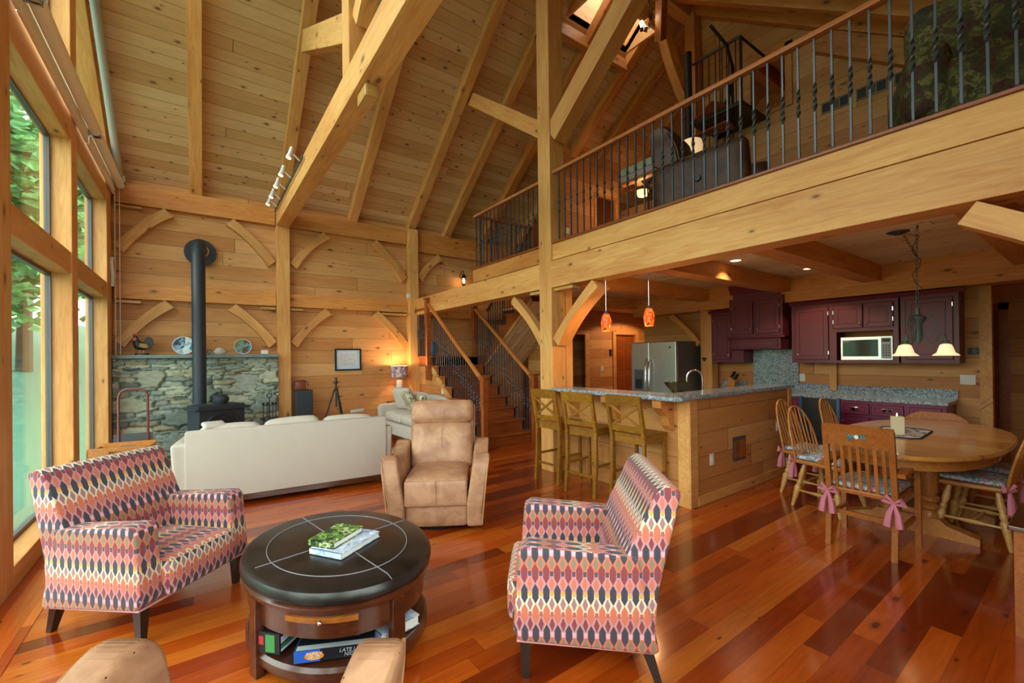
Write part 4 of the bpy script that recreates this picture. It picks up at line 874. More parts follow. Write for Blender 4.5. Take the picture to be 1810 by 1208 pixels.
bm = B(); box(bm, (7.36, 1.08, 0.912), (7.39, 2.78, 1.03)); box(bm, (7.36, 3.55, 0.912), (7.39, 3.97, 1.03)); obj('upstand', bm, 'granite', ct)
bm = B(); box(bm, (7.365, 2.78, 0.912), (7.39, 3.44, 1.55)); obj('splashback', bm, 'granite', ct)
tag(bx('cooktop', (6.95, 2.85, 0.914), (7.3, 3.5, 0.925), 'black'), 'black glass cooktop under the range hood', 'cooktop')
XU_ = 7.07
def crown(bm, y0, y1, z, ext=0.05, x=XU_):
    prism(bm, [(x + 0.02, z), (x - 0.015, z), (x - 0.045, z + 0.05), (x + 0.02, z + 0.05)], y0 - ext * 0.4, y1 + ext * 0.4, 'y')
c1 = thing('wall_cabinet', 'single door burgundy wall cupboard nearest the doorway', 'cabinet')
bm = B(); box(bm, (XU_, 1.02, 1.35), (7.39, 1.53, 2.19)); obj('carcass', bm, 'cab', c1); bm = B(); crown(bm, 0.99, 1.53, 2.17); obj('crown_moulding', bm, 'cab', c1)
door_front(c1, XU_, 1.07, 1.48, 1.40, 2.13, 'cab', knob=(1.45, 1.47), hinge=1.07)
c2 = thing('wall_cabinet', 'burgundy wall cupboard with a microwave niche', 'cabinet')
bm = B(); box(bm, (XU_, 2.20, 1.35), (7.39, 2.75, 2.19)); box(bm, (XU_, 1.55, 1.77), (7.39, 2.20, 2.19)); box(bm, (XU_, 1.55, 1.35), (7.39, 1.60, 1.77)); box(bm, (XU_, 1.60, 1.35), (7.39, 2.2, 1.385)); obj('carcass', bm, 'cab', c2)
bm = B(); crown(bm, 1.56, 2.75, 2.17); obj('crown_moulding', bm, 'cab', c2)
door_front(c2, XU_, 2.29, 2.70, 1.40, 2.13, 'cab', knob=(2.66, 1.47), hinge=2.29)
door_front(c2, XU_, 1.60, 1.895, 1.82, 2.13, 'cab', knob=(1.87, 1.87), hinge=1.60); door_front(c2, XU_, 1.91, 2.23, 1.82, 2.13, 'cab', knob=(1.935, 1.87), hinge=2.23)
mw = thing('microwave', 'stainless steel microwave in the burgundy cupboard niche', 'microwave', (7.1, 1.89, 1.387))
bm = B(); box(bm, (0, -0.275, 0), (0.28, 0.275, 0.31), None, 0.006); obj('housing', bm, 'steel', mw)
bm = B(); box(bm, (-0.006, -0.13, 0.05), (0.0, 0.25, 0.27), None, 0.002); obj('glass_door', bm, plain('dark_green_mirror_glass', (0.05, 0.08, 0.07), 0.05), mw)
bm = B(); box(bm, (-0.006, -0.26, 0.02), (0, -0.16, 0.29)); cpn = obj('control_panel', bm, 'silver', mw)
bm = B()
for i in range(5):
    for j in range(3): box(bm, (-0.009, -0.25 + j * 0.028, 0.05 + i * 0.032), (-0.006, -0.23 + j * 0.028, 0.072 + i * 0.032))
obj('keypad', bm, 'dark_gray', cpn); bm = B(); box(bm, (-0.008, -0.25, 0.235), (-0.006, -0.17, 0.275)); obj('display', bm, 'black', cpn)
hd = thing('range_hood', 'tall burgundy range hood cupboard reaching the ceiling', 'range hood')
XH = 6.97
bm = B(); box(bm, (XH, 2.83, 1.75), (7.39, 3.62, 2.36)); box(bm, (XH, 2.86, 1.56), (7.39, 3.6, 1.75)); box(bm, (XH + 0.04, 2.88, 2.36), (7.04, 3.58, 2.5)); obj('carcass', bm, 'cab', hd)
bm = B(); prism(bm, [(XH, 1.72), (XH - 0.03, 1.735), (XH - 0.03, 1.75), (XH, 1.76)], 2.8, 3.65, 'y'); obj('ledge_moulding', bm, 'cab', hd); bm = B(); prism(bm, [(XH + 0.04, 2.44), (XH - 0.03, 2.57), (7.04, 2.57), (7.04, 2.44)], 2.84, 3.62, 'y'); obj('crown_moulding', bm, 'cab', hd)
door_front(hd, XH, 3.25, 3.58, 1.80, 2.3, 'cab', knob=(3.28, 1.87), hinge=3.58); door_front(hd, XH, 2.87, 3.21, 1.80, 2.3, 'cab', knob=(3.18, 1.87), hinge=2.87); door_front(hd, XH, 2.9, 3.56, 1.585, 1.70, 'cab', 'vent_panel')
c3 = thing('wall_cabinet', 'single door burgundy wall cupboard left of the range hood', 'cabinet')
bm = B(); box(bm, (XU_, 3.63, 1.35), (7.39, 3.98, 2.19)); box(bm, (XU_, 3.45, 1.35), (7.39, 3.63, 1.55)); obj('carcass', bm, 'cab', c3); bm = B(); crown(bm, 3.63, 4.0, 2.17); obj('crown_moulding', bm, 'cab', c3)
door_front(c3, XU_, 3.65, 3.94, 1.40, 2.13, 'cab', knob=(3.68, 1.47), hinge=3.94)
kb = thing('knife_block', 'wooden block full of black handled knives on the worktop', 'knife block', (7.12, 3.68, 0.914))
bm = B(); prism(bm, [(-0.06, 0), (0.07, 0), (0.02, 0.2), (-0.09, 0.13)], -0.05, 0.05, 'x'); obj('block', bm, 'oak', kb)
for i in range(6):
    bm = B(); x = -0.035 + 0.035 * (i % 3); d = (i // 3) * 0.05; tube(bm, [(x, -0.06 + d, 0.16 + d * 0.7), (x, -0.11 + d, 0.25 + d * 0.7)], 0.011, 6); obj('knife_handle', bm, 'black', kb)
# fridge
fr = thing('refrigerator', 'stainless steel double door fridge behind the bar', 'fridge', (6.5, 4.29, 0))
bm = B(); box(bm, (0.06, 0, 0.02), (0.8, 0.93, 1.72), None, 0.005); obj('body', bm, 'dark_gray', fr)
d1 = B(); box(d1, (0, 0.0, 0.06), (0.055, 0.535, 1.715), None, 0.012); d1 = obj('fridge_door', d1, 'steel', fr)
d2_ = B(); box(d2_, (0, 0.54, 0.06), (0.055, 0.93, 1.715), None, 0.012); d2_ = obj('freezer_door', d2_, 'steel', fr)
for y, d in ((0.50, d1), (0.575, d2_)):
    bm = B(); tube(bm, [(-0.01, y, 0.35), (-0.05, y, 0.4), (-0.065, y, 0.9), (-0.05, y, 1.35), (-0.01, y, 1.42)], 0.014, 10); obj('door_handle', bm, 'chrome', d, True)
bm = B(); box(bm, (-0.004, 0.66, 0.85), (0.0, 0.86, 1.22), None, 0.002); dp = obj('dispenser', bm, 'dark_gray', d2_)
bm = B(); box(bm, (-0.008, 0.69, 0.88), (-0.004, 0.83, 1.05)); obj('dispenser_recess', bm, 'black', dp)
bm = B(); box(bm, (-0.004, 0.1, 1.6), (0, 0.13, 1.63)); obj('badge', bm, 'black', d1)
# things on the bar
fc = thing('kitchen_faucet', 'chrome gooseneck kitchen faucet at the bar sink', 'faucet', (4.93, 2.9, 0.912))
bm = B(); pts = [(0, 0, 0), (0, 0, 0.3)] + [(0, 0.09 - 0.09 * cos(pi * i / 8), 0.3 + 0.09 * sin(pi * i / 8)) for i in range(1, 9)] + [(0, 0.18, 0.24)]; tube(bm, [(p[0] - p[1] * 0.7, p[1] * 0.7, p[2]) for p in pts], 0.012, 10); obj('spout', bm, 'chrome', fc, True)
bm = B(); tube(bm, [(0, 0, 0), (0, 0, 0.05)], 0.022, 12); obj('faucet_base', bm, 'chrome', fc, True)
bm = B(); lathe(bm, [(0, 0.004), (0.06, 0.004), (0.09, 0.05), (0.15, 0.13), (0.155, 0.135), (0.15, 0.14), (0.085, 0.06), (0.05, 0.012), (0, 0.012)], 28); o = obj('glass_bowl', bm, 'vase', None, True); o.location = (4.50, 2.95, 1.03); tag(o, 'olive green glass bowl behind the bar counter', 'bowl')
bk = book('cook_book', 'magenta covered book under the green glass bowl', (4.55, 2.97, 0.913), R(20), (0.28, 0.2, 0.115), plain('magenta_cover', S('8c1f4a'), 0.4))
plate('outlet_plate', 'white outlet on the kitchen wall above the worktop', 'outlet', (7.393, 2.79 - 0.05, 1.12), (0.075, 0.115), '-x', tog=1)
plate('light_switch', 'white double light switch near the doorway', 'switch', (7.393, 1.0, 1.15), (0.13, 0.115), '-x')
plate('light_switch', 'pale double light switch on the loft wall seen through the railing', 'switch', (6.1, 6.493, 4.05), (0.17, 0.12), '-y')
plate('thermostat_panel', 'black wall control panel above the double light switch', 'thermostat', (7.393, 0.945, 1.49), (0.11, 0.08), '-x', 'black', 1, 'dark_gray')
plate('light_switch', 'white light switch on the hall wall left of the fridge', 'switch', (8.2, 7.493, 1.15), (0.1, 0.12), '-y')
plate('wall_phone', 'small black box on the hall wall above the light switch', 'wall box', (8.52, 7.493, 1.55), (0.09, 0.17), '-y', 'black', 1, 'dark_gray')
plate('light_switch', 'white switch pair on the stair side panel behind the loveseat', 'switch', (3.694, 7.35, 0.86), (0.08, 0.115), '-x', tog=1)
hh = B(); prism(hh, [(0, -0.04), (0.04, 0.005), (0.035, 0.03), (0.015, 0.035), (0, 0.02), (-0.015, 0.035), (-0.035, 0.03), (-0.04, 0.005)], -0.006, 0.006, 'y'); o = obj('heart_hook', hh, 'black'); o.matrix_world = TR(7.093, 4.13, 1.4, rz=R(-90)); tag(o, 'small black heart shaped hook on the kitchen corner post', 'hook')
# recessed lights
MT['bulb'] = emit('warm_bulb', (1.0, 0.72, 0.4), 25.0); MT['bulb_dim'] = emit('dim_warm_bulb', (1.0, 0.6, 0.28), 3.5)
for (x, y, l) in ((5.17, 2.6, 'recessed downlight lighting the kitchen joist'), (6.5, 2.32, 'recessed downlight in front of the range hood')):
    t = thing('recessed_light', l, 'ceiling light', (x, y, 2.6)); bm = B(); lathe(bm, [(0.055, -0.001), (0.08, -0.004), (0.085, -0.001), (0.085, 0)], 24); obj('trim_ring', bm, 'white', t, True)
    bm = B(); lathe(bm, [(0, -0.002), (0.056, -0.002)], 24); obj('diffuser', bm, 'bulb_dim', t)
    l_ = bpy.data.lights.new('downlight', 'SPOT'); l_.energy = 16; l_.color = (1, .75, .45); l_.spot_size = R(110); l_.shadow_soft_size = 0.06; l_.specular_factor = 0.1; lo = bpy.data.objects.new('downlight', l_); COL.objects.link(lo); lo.parent = t; lo.location = (0, 0, -0.02)
g = G('amber_art_glass', 0.3); p_ = g.coord(); vv = g.noise(p_, 26.0, 4.0, 0.7); cc = g.ramp(vv, [(0.35, S('6a1606')), (0.5, S('d8480e')), (0.66, S('f5942e'))]); g.set('Base Color', cc); g.set('Emission Color', cc); g.set('Emission Strength', 0.8); MT['amber'] = g.m
for (x, y, z, l) in ((3.80, 3.4, 1.87, 'left amber glass pendant over the bar'), (4.05, 3.0, 1.91, 'right amber glass pendant over the bar, the nearer one')):
    t = thing('pendant_lamp', l, 'pendant light', (x, y, z))
    bm = B(); lathe(bm, [(0.0, 0.10), (0.035, 0.10), (0.052, 0.05), (0.06, 0.0), (0.055, -0.05), (0.045, -0.095), (0.042, -0.095), (0.05, -0.05)], 24); obj('glass_shade', bm, 'amber', t, True)
    bm = B(); lathe(bm, [(0, 0.135), (0.012, 0.13), (0.03, 0.10), (0, 0.10)], 16); obj('socket_cap', bm, 'dark_gray', t, True)
    bm = B(); tube(bm, [(0, 0, 0.13), (0, 0, 2.37 - z if x < 3.9 else 2.598 - z)], 0.005, 6); obj('rod', bm, 'steel', t)
    l_ = bpy.data.lights.new('pendant_bulb', 'POINT'); l_.energy = 7; l_.color = (1, .5, .2); l_.shadow_soft_size = 0.04; lo = bpy.data.objects.new('pendant_bulb', l_); COL.objects.link(lo); lo.parent = t; lo.location = (0, 0, -0.14)

# bar stools
def stool(label, x, y, rz):
    t = thing('bar_stool', label, 'bar stool', (x, y, 0), rz, 'cross back stools along the bar')      # faces local +x
    w2 = 0.19
    bm = B(); prism(bm, [(0.02, -0.17), (0.40, -0.2), (0.42, -0.15), (0.42, 0.15), (0.40, 0.2), (0.02, 0.17)], 0.69, 0.715, 'z'); bmesh.ops.bevel(bm, geom=bm.edges[:], offset=0.006, segments=2, affect='EDGES'); obj('seat', bm, 'stool', t)
    bm = B()
    for a, b in (((0.03, -0.17, 0.63), (0.39, -0.15, 0.69)), ((0.03, 0.15, 0.63), (0.39, 0.17, 0.69)), ((0.37, -0.16, 0.63), (0.39, 0.16, 0.69)), ((0.02, -0.16, 0.63), (0.04, 0.16, 0.69))): box(bm, a, b)
    obj('seat_frame', bm, 'stool', t)
    for s in (-1, 1):
        bm = B(); prism(bm, [(-0.03, 0), (0.005, 0), (0.035, 0.35), (0.035, 0.7), (-0.045, 1.1), (-0.075, 1.1), (0.0, 0.68), (-0.002, 0.35)], s * w2 - 0.017, s * w2 + 0.017, 'y'); obj('rear_leg', bm, 'stool', t)
        bm = B(); prism(bm, [(0.385, 0), (0.41, 0), (0.40, 0.69), (0.365, 0.69)], s * 0.165 - 0.016, s * 0.165 + 0.016, 'y'); obj('front_leg', bm, 'stool', t)
        bm = B(); box(bm, (0.0, s * 0.178 - 0.008, 0.30), (0.39, s * 0.178 + 0.008, 0.325)); obj('side_stretcher', bm, 'stool', t)
    bm = B(); box(bm, (0.385, -0.16, 0.22), (0.405, 0.16, 0.25)); obj('footrest', bm, 'stool', t)
    bm = B(); box(bm, (0.005, -0.18, 0.2), (0.02, 0.18, 0.225)); obj('rear_stretcher', bm, 'stool', t)
    def bk(z): return 0.018 - (z - 0.7) * 0.21
    bm = B(); prism(bm, [(bk(1.0) - 0.012, 1.0), (bk(1.0) + 0.01, 1.0), (bk(1.1) + 0.008, 1.105), (bk(1.1) - 0.012, 1.105)], -w2, w2, 'y'); obj('top_rail', bm, 'stool', t)
    bm = B(); prism(bm, [(bk(0.76) - 0.01, 0.74), (bk(0.76) + 0.01, 0.74), (bk(0.79) + 0.01, 0.79), (bk(0.79) - 0.01, 0.79)], -w2, w2, 'y'); obj('lower_rail', bm, 'stool', t)
    for s in (-1, 1):
        bm = B(); M, L = frame((bk(0.79), -0.175 * s, 0.79), (bk(1.0), 0.175 * s, 1.0), (1, 0, 0)); box(bm, (0, -0.012, -0.007), (L, 0.012, 0.007), M); obj('cross_slat', bm, 'stool', t)
    return t
stool('leftmost bar stool, beside the main post', 3.34, 3.93, R(3))
stool('middle bar stool of the three at the bar', 3.32, 3.36, R(8))
stool('rightmost bar stool, nearest the camera', 3.40, 2.80, R(2))
# ================================================================ DINING
def turned(bm, p0, p1, prof, n=14):
    M, L = frame(p0, p1, (0.3, 0.9, 0.1)); vs = lathe(bm, [(r, t * L) for r, t in prof], n)
    Rz = M @ Matrix.Rotation(R(90), 4, 'Y'); xf(vs, Rz)
dt = thing('dining_table', 'long oval pine trestle dining table', 'dining table', (5.22, 1.02, 0))
bm = B(); ol = []
for i in range(72):
    th = 2 * pi * i / 72; c, s = cos(th), sin(th); ol.append((1.16 * abs(c) ** 0.85 * (1 if c > 0 else -1), 0.57 * abs(s) ** 0.8 * (1 if s > 0 else -1)))
prism(bm, ol, 0.72, 0.752, 'z'); bmesh.ops.bevel(bm, geom=[e for e in bm.edges if abs(e.verts[0].co.z - e.verts[1].co.z) < 1e-5], offset=0.008, segments=2, affect='EDGES'); obj('table_top', bm, 'tabletop', dt, 35)
bm = B(); il = [(x * 0.9, y * 0.88) for x, y in ol]; il2 = [(x * 0.87, y * 0.84) for x, y in ol]
for i in range(72): prism(bm, [il[i], il[(i + 1) % 72], il2[(i + 1) % 72], il2[i]], 0.63, 0.72, 'z')
bmesh.ops.remove_doubles(bm, verts=bm.verts[:], dist=1e-5); obj('apron', bm, 'oak', dt, 35)
for x in (-0.36, 0.36):
    for y in (-0.13, 0.13):
        bm = B(); turned(bm, (x, y, 0.13), (x, y, 0.65), [(0.05, 0), (0.055, 0.05), (0.035, 0.12), (0.06, 0.16), (0.062, 0.2), (0.04, 0.24), (0.062, 0.28), (0.062, 0.34), (0.045, 0.37), (0.055, 0.42), (0.06, 0.7), (0.055, 0.9), (0.06, 1)]); obj('turned_column', bm, 'oak', dt, True)
    bm = B(); prism(bm, [(-0.42, 0), (-0.42, 0.05), (-0.24, 0.10), (-0.2, 0.14), (0.2, 0.14), (0.24, 0.10), (0.42, 0.05), (0.42, 0)], x - 0.055, x + 0.055, 'x'); obj('trestle_foot', bm, 'oak', dt)
bm = B(); box(bm, (-0.36, -0.04, 0.14), (0.36, 0.04, 0.18)); obj('stretcher', bm, 'oak', dt)
pm = thing('placemat', 'white and navy striped placemat with fringed ends on the dining table', 'placemat', (5.2, 1.14, 0.7535), R(2))
bm = B(); prism(bm, [(-0.32, -0.12), (-0.26, -0.17), (0.26, -0.17), (0.32, -0.12), (0.32, 0.12), (0.26, 0.17), (-0.26, 0.17), (-0.32, 0.12)], 0, 0.004, 'z'); obj('mat', bm, floral('woven_mat', S('d8d6cc'), [S('2d3a5a'), S('8fa0b8')], 9), pm)
bm = B(); q = [(-0.32, -0.12), (-0.26, -0.17), (0.26, -0.17), (0.32, -0.12), (0.32, 0.12), (0.26, 0.17), (-0.26, 0.17), (-0.32, 0.12)]; tube(bm, [(x * 1.02, y * 1.03, 0.003) for x, y in q], 0.008, 6, False, True); obj('fringe', bm, plain('navy_fringe', S('2b3350'), 0.9), pm)
cn = thing('candle_holder', 'birch bark candle holder with a lit candle on the placemat', 'candle holder', (5.06, 1.13, 0.7585), R(20))
bm = B(); box(bm, (-0.05, -0.045, 0), (0.0, 0.045, 0.16), None, 0.004); obj('bark_panel', bm, plain('birch_bark', S('d9cba8'), 0.8), cn)
bm = B(); box(bm, (0.0, -0.04, 0), (0.05, 0.04, 0.15), None, 0.004); obj('bark_panel', bm, plain('birch_bark_pale', S('e4dcc4'), 0.8), cn)
bm = B(); lathe(bm, [(0, 0.0), (0.006, 0.008), (0, 0.03)], 10, (0.0, 0, 0.16)); obj('flame', bm, emit('flame', (1, .8, .5), 8), cn, True)
def bow(parent, p, mat='ribbon', s=1.0):
    bm = B(); x, y, z = p
    for sg in (-1, 1):
        tube(bm, [(x, y, z), (x + 0.02 * sg, y + 0.05 * sg * s, z + 0.035), (x + 0.02 * sg, y + 0.07 * sg * s, z + 0.0), (x, y + 0.01 * sg, z - 0.01)], [0.006, 0.016, 0.018, 0.006], 6)
        tube(bm, [(x, y, z), (x - 0.01, y + 0.025 * sg, z - 0.08), (x - 0.015, y + 0.035 * sg, z - 0.17)], [0.006, 0.02, 0.024], 6)
    return obj('ribbon_bow', bm, mat, parent, True)
LEG = [(0.012, 0), (0.016, 0.05), (0.027, 0.35), (0.03, 0.45), (0.018, 0.5), (0.024, 0.53), (0.024, 0.57), (0.017, 0.61), (0.026, 0.7), (0.022, 0.82), (0.014, 1)]
def windsor(label, x, y, rz, h=1.02, mat='oak', tall=True):
    t = thing('windsor_chair', label, 'dining chair', (x, y, 0), rz, 'bow back windsor chairs around the dining table')   # faces local +x
    bm = B(); pad(bm, (0.43, 0.44, 0.04), 0.018, 8, (0, 0, -0.004), TR(0, 0, 0.44)); 
    for v in bm.verts: v.co.y *= 1 - 0.12 * max(0, -v.co.x) / 0.2
    obj('seat', bm, mat, t, True)
    bm = B(); pad(bm, (0.38, 0.39, 0.035), 0.016, 8, (0, 0, 0.008), TR(0.01, 0, 0.482)); cu = obj('seat_cushion', bm, 'cushion', t, True)
    lean = 0.26
    def hp(th): return (-0.19 - lean * (h - 0.46) * sin(th) ** 1 * 1.0, -0.195 * cos(th) * (1 + 0.08 * sin(th)), 0.45 + (h - 0.45) * (sin(th) ** 0.75 if sin(th) > 0 else 0))
    bm = B(); tube(bm, [hp(pi * i / 24) for i in range(25)], 0.0105, 8); obj('bow', bm, mat, t, True)
    for i in range(7):
        yy = -0.135 + 0.045 * i; yt = yy * 1.22; th = math.acos(max(-1, min(1, -yt / 0.205))); p = hp(th)
        bm = B(); tube(bm, [(-0.18, yy, 0.45), ((-0.18 + p[0]) / 2, (yy + p[1]) / 2, (0.45 + p[2]) / 2), p], [0.007, 0.0085, 0.005], 6); obj('spindle', bm, mat, t, True)
    ft = []
    for sx in (-1, 1):
        for sy in (-1, 1):
            a, b = (sx * 0.21, sy * 0.22, 0), (sx * 0.13, sy * 0.14, 0.43); bm = B(); turned(bm, a, b, LEG, 10); obj('leg', bm, 'oak_pale', t, True)
    for sy in (-1, 1):
        bm = B(); turned(bm, (-0.18, sy * 0.19, 0.16), (0.18, sy * 0.19, 0.16), [(0.008, 0), (0.011, 0.3), (0.019, 0.5), (0.011, 0.7), (0.008, 1)], 8); obj('side_stretcher', bm, 'oak_pale', t, True)
    bm = B(); turned(bm, (0, -0.19, 0.16), (0, 0.19, 0.16), [(0.008, 0), (0.011, 0.3), (0.019, 0.5), (0.011, 0.7), (0.008, 1)], 8); obj('cross_stretcher', bm, 'oak_pale', t, True)
    for sy in (-1, 1): bow(t, (-0.2, sy * 0.2, 0.45), s=0.7)
    return t
windsor('bow back windsor chair nearest the bar end of the table, in front of its neighbour', 4.88, 1.60, R(-100), 0.95)
windsor('second windsor chair on the bar side, half hidden by the first', 5.25, 1.86, R(-96), 0.97)
windsor('windsor chair on the bar side farthest along the table', 5.75, 1.62, R(-92), 0.97)
windsor('windsor chair on the camera side of the table at the right edge', 5.08, 0.64, R(86), 1.0)
windsor('windsor chair behind the right edge one, seat tucked under the table', 5.62, 0.60, R(88), 0.98)
def captain(label, x, y, rz):
    t = thing('captain_chair', label, 'dining chair', (x, y, 0), rz)      # faces local +x, rear legs at x=0
    w2 = 0.2; mt = 'oak_dark'
    for s in (-1, 1):
        bm = B(); prism(bm, [(-0.04, 0), (-0.005, 0), (0.03, 0.3), (0.03, 0.45), (-0.055, 0.93), (-0.085, 0.93), (-0.01, 0.45), (-0.01, 0.3)], s * w2 - 0.018, s * w2 + 0.018, 'y'); obj('rear_leg', bm, mt, t)
        bm = B(); prism(bm, [(0.43, 0), (0.465, 0), (0.46, 0.64), (0.42, 0.64)], s * 0.235 - 0.018, s * 0.235 + 0.018, 'y'); obj('front_leg', bm, 'oak_dark', t)
        bm = B(); prism(bm, [(-0.03, 0.63), (0.3, 0.655), (0.47, 0.66), (0.50, 0.64), (0.48, 0.62), (0.3, 0.625), (-0.02, 0.60)], s * 0.235 - 0.03, s * 0.235 + 0.03, 'y'); obj('armrest', bm, mt, t)
        bm = B(); box(bm, (0.0, s * 0.215 - 0.01, 0.2), (0.44, s * 0.215 + 0.01, 0.23)); obj('side_stretcher', bm, mt, t)
    bm = B(); box(bm, (0.0, -0.21, 0.415), (0.46, 0.21, 0.45), None, 0.008); obj('seat', bm, mt, t)
    bm = B(); pad(bm, (0.42, 0.4, 0.04), 0.018, 8, (0, 0, 0.008), TR(0.24, 0, 0.47)); obj('seat_cushion', bm, 'cushion', t, True)
    def bk(z): return 0.012 - (z - 0.45) * 0.175
    bm = B(); prism(bm, [(bk(0.79) - 0.012, 0.79), (bk(0.79) + 0.012, 0.79), (bk(0.95) + 0.01, 0.95), (bk(0.95) - 0.012, 0.95)], -0.215, 0.215, 'y'); tr2 = obj('top_rail', bm, mt, t)
    for i in range(7):
        yy = -0.15 + 0.05 * i; bm = B(); M, L = frame((bk(0.45), yy, 0.45), (bk(0.8), yy, 0.8), (1, 0, 0)); box(bm, (0, -0.011, -0.006), (L, 0.011, 0.006), M); obj('back_slat', bm, mt, t)
    bm = B(); box(bm, (0.0, -0.2, 0.25), (0.02, 0.2, 0.28)); obj('rear_stretcher', bm, mt, t)
    # painted butterfly on the top rail
    for s in (-1, 1):
        Mx = TR(bk(0.87) - 0.0135, 0, 0.875, 0, R(-10), R(-90)); bm = B(); prism(bm, [(0.006 * s, 0.0), (0.03 * s, 0.02), (0.055 * s, 0.04), (0.06 * s, 0.01), (0.05 * s, -0.005), (0.058 * s, -0.035), (0.03 * s, -0.03), (0.006 * s, -0.01)], -0.0015, 0.0015, 'y'); obj('painted_wing', bm, floral('blue_green_paint', S('35586a'), [S('2d7a86'), S('8a8a4a'), S('1e2a30')], 60) if 'wing' not in MT else MT['wing'], tr2, M=Mx)
    bm = B(); prism(bm, [(0, 0.012), (0.014, 0.004), (0.012, -0.012), (0, -0.02), (-0.012, -0.012), (-0.014, 0.004)], -0.003, 0.003, 'y'); obj('painted_heart', bm, 'white', tr2, M=TR(bk(0.87) - 0.0135, 0, 0.87, 0, R(-10), R(-90)))
    for sy in (-1, 1): bow(t, (-0.03, sy * 0.2, 0.42), s=0.9)
    return t
captain('reddish oak captain chair with a painted butterfly on its back rail', 4.02, 1.115, R(0))
# pressed-back chair at the far side and the tall dark chair
pb = thing('kitchen_chair', 'reddish wooden chair at the far end of the table, only its curved top rail showing', 'dining chair', (6.46, 1.12, 0), R(180))
bm = B(); prism(bm, [(-0.25, 0.755), (-0.2, 0.80), (-0.13, 0.835), (0.13, 0.835), (0.2, 0.80), (0.25, 0.755), (0.22, 0.70), (-0.22, 0.70)], -0.02, 0.01, 'x'); obj('top_rail', bm, 'oak_dark', pb)
for s in (-1, 1):
    bm = B(); tube(bm, [(-0.02, s * 0.2, 0), (0.0, s * 0.19, 0.45), (-0.005, s * 0.21, 0.73)], 0.015, 8); obj('rear_leg', bm, 'oak_dark', pb, True)
    bm = B(); tube(bm, [(0.38, s * 0.2, 0), (0.36, s * 0.17, 0.43)], 0.016, 8); obj('front_leg', bm, 'oak_dark', pb, True)
bm = B(); pad(bm, (0.42, 0.42, 0.035), 0.015, 6, (0, 0, 0), TR(0.2, 0, 0.44)); obj('seat', bm, 'oak_dark', pb, True)
for i in range(5):
    bm = B(); tube(bm, [(0.0, -0.12 + 0.06 * i, 0.45), (-0.005, -0.12 + 0.06 * i, 0.71)], 0.007, 6); obj('spindle', bm, 'oak_dark', pb)
hc = thing('high_chair', 'dark slatted chair with a blue edge behind the windsor chairs', 'chair', (6.25, 2.12, 0), R(180))
bm = B(); box(bm, (-0.02, -0.2, 0.42), (0.01, 0.17, 0.92)); obj('backrest', bm, 'black', hc); bm = B(); box(bm, (-0.025, -0.23, 0.0), (0.02, -0.2, 0.94)); box(bm, (-0.025, 0.17, 0.0), (0.02, 0.2, 0.94)); obj('side_frame', bm, 'blue', hc)
bm = B(); box(bm, (0.0, -0.2, 0.42), (0.36, 0.17, 0.45)); obj('seat', bm, 'black', hc); bm = B(); box(bm, (0.33, -0.2, 0.0), (0.36, -0.17, 0.42)); box(bm, (0.33, 0.14, 0.0), (0.36, 0.17, 0.42)); obj('front_frame', bm, 'black', hc)
# cabinet at the right edge
rc = thing('side_cabinet', 'dark walnut side table cut by the right edge of the picture', 'side table', (3.45, 0.31, 0))
bm = B(); box(bm, (-0.02, 0.02, 0.555), (0.55, -0.5, 0.58), None, 0.006); obj('table_top', bm, 'walnut', rc)
bm = B(); box(bm, (0.03, -0.02, 0.18), (0.5, -0.46, 0.555)); obj('body', bm, 'walnut', rc)
for x in (0, 0.46):
    for y in (0, -0.44):
        bm = B(); prism(bm, [(x + 0.012, 0), (x + 0.03, 0), (x + 0.045, 0.555), (x, 0.555)], y - 0.045, y, 'y'); obj('leg', bm, 'oak_dark', rc)
# chandelier
ch = thing('chandelier', 'verdigris metal chandelier with three frosted bell shades over the dining table', 'chandelier', (5.15, 1.0, 1.62))
g = G('frosted_lit_glass', 0.4); g.set('Base Color', (0.9, 0.75, 0.5)); g.set('Emission Color', (1.0, 0.72, 0.38)); g.set('Emission Strength', 0.55); MT['shade'] = g.m
MT['verd'] = plain('verdigris_metal', S('5d6a66'), 0.5, 0.5)
bm = B(); lathe(bm, [(0, -0.06), (0.02, -0.05), (0.03, 0.0), (0.03, 0.12), (0.06, 0.17), (0.055, 0.185), (0.02, 0.2), (0.012, 0.26), (0, 0.26)], 18); obj('hub', bm, 'verd', ch, True)
for i, th in enumerate((R(164), R(284), R(44))):
    c, s = cos(th), sin(th); f = lambda r, z: (r * c, r * s, z)
    bm = B(); tube(bm, [f(0.03, 0.1), f(0.05, -0.02), f(0.1, -0.07), f(0.12, -0.03), f(0.14, 0.02), f(0.16, 0.02), f(0.175, -0.03), f(0.175, -0.06)], 0.007, 8); tube(bm, [f(0.03, 0.12), f(0.09, 0.2), f(0.13, 0.14), f(0.1, 0.06), f(0.06, 0.02)], 0.005, 6); am = obj('arm', bm, 'verd', ch, True)
    bm = B(); lathe(bm, [(0.018, 0.0), (0.038, -0.01), (0.048, -0.04), (0.058, -0.075), (0.088, -0.1), (0.085, -0.103), (0.054, -0.078), (0.044, -0.045), (0.026, -0.012)], 24, f(0.175, -0.06)); obj('bell_shade', bm, 'shade', am, True)
    bm = B(); bmesh.ops.create_uvsphere(bm, u_segments=12, v_segments=8, radius=0.025, matrix=Matrix.Translation(f(0.175, -0.12))); obj('bulb', bm, 'bulb_dim', am, True)
    bm = B(); lathe(bm, [(0, 0.03), (0.02, 0.025), (0.03, 0), (0, 0)], 14, f(0.175, -0.06)); obj('shade_cap', bm, 'verd', am, True)
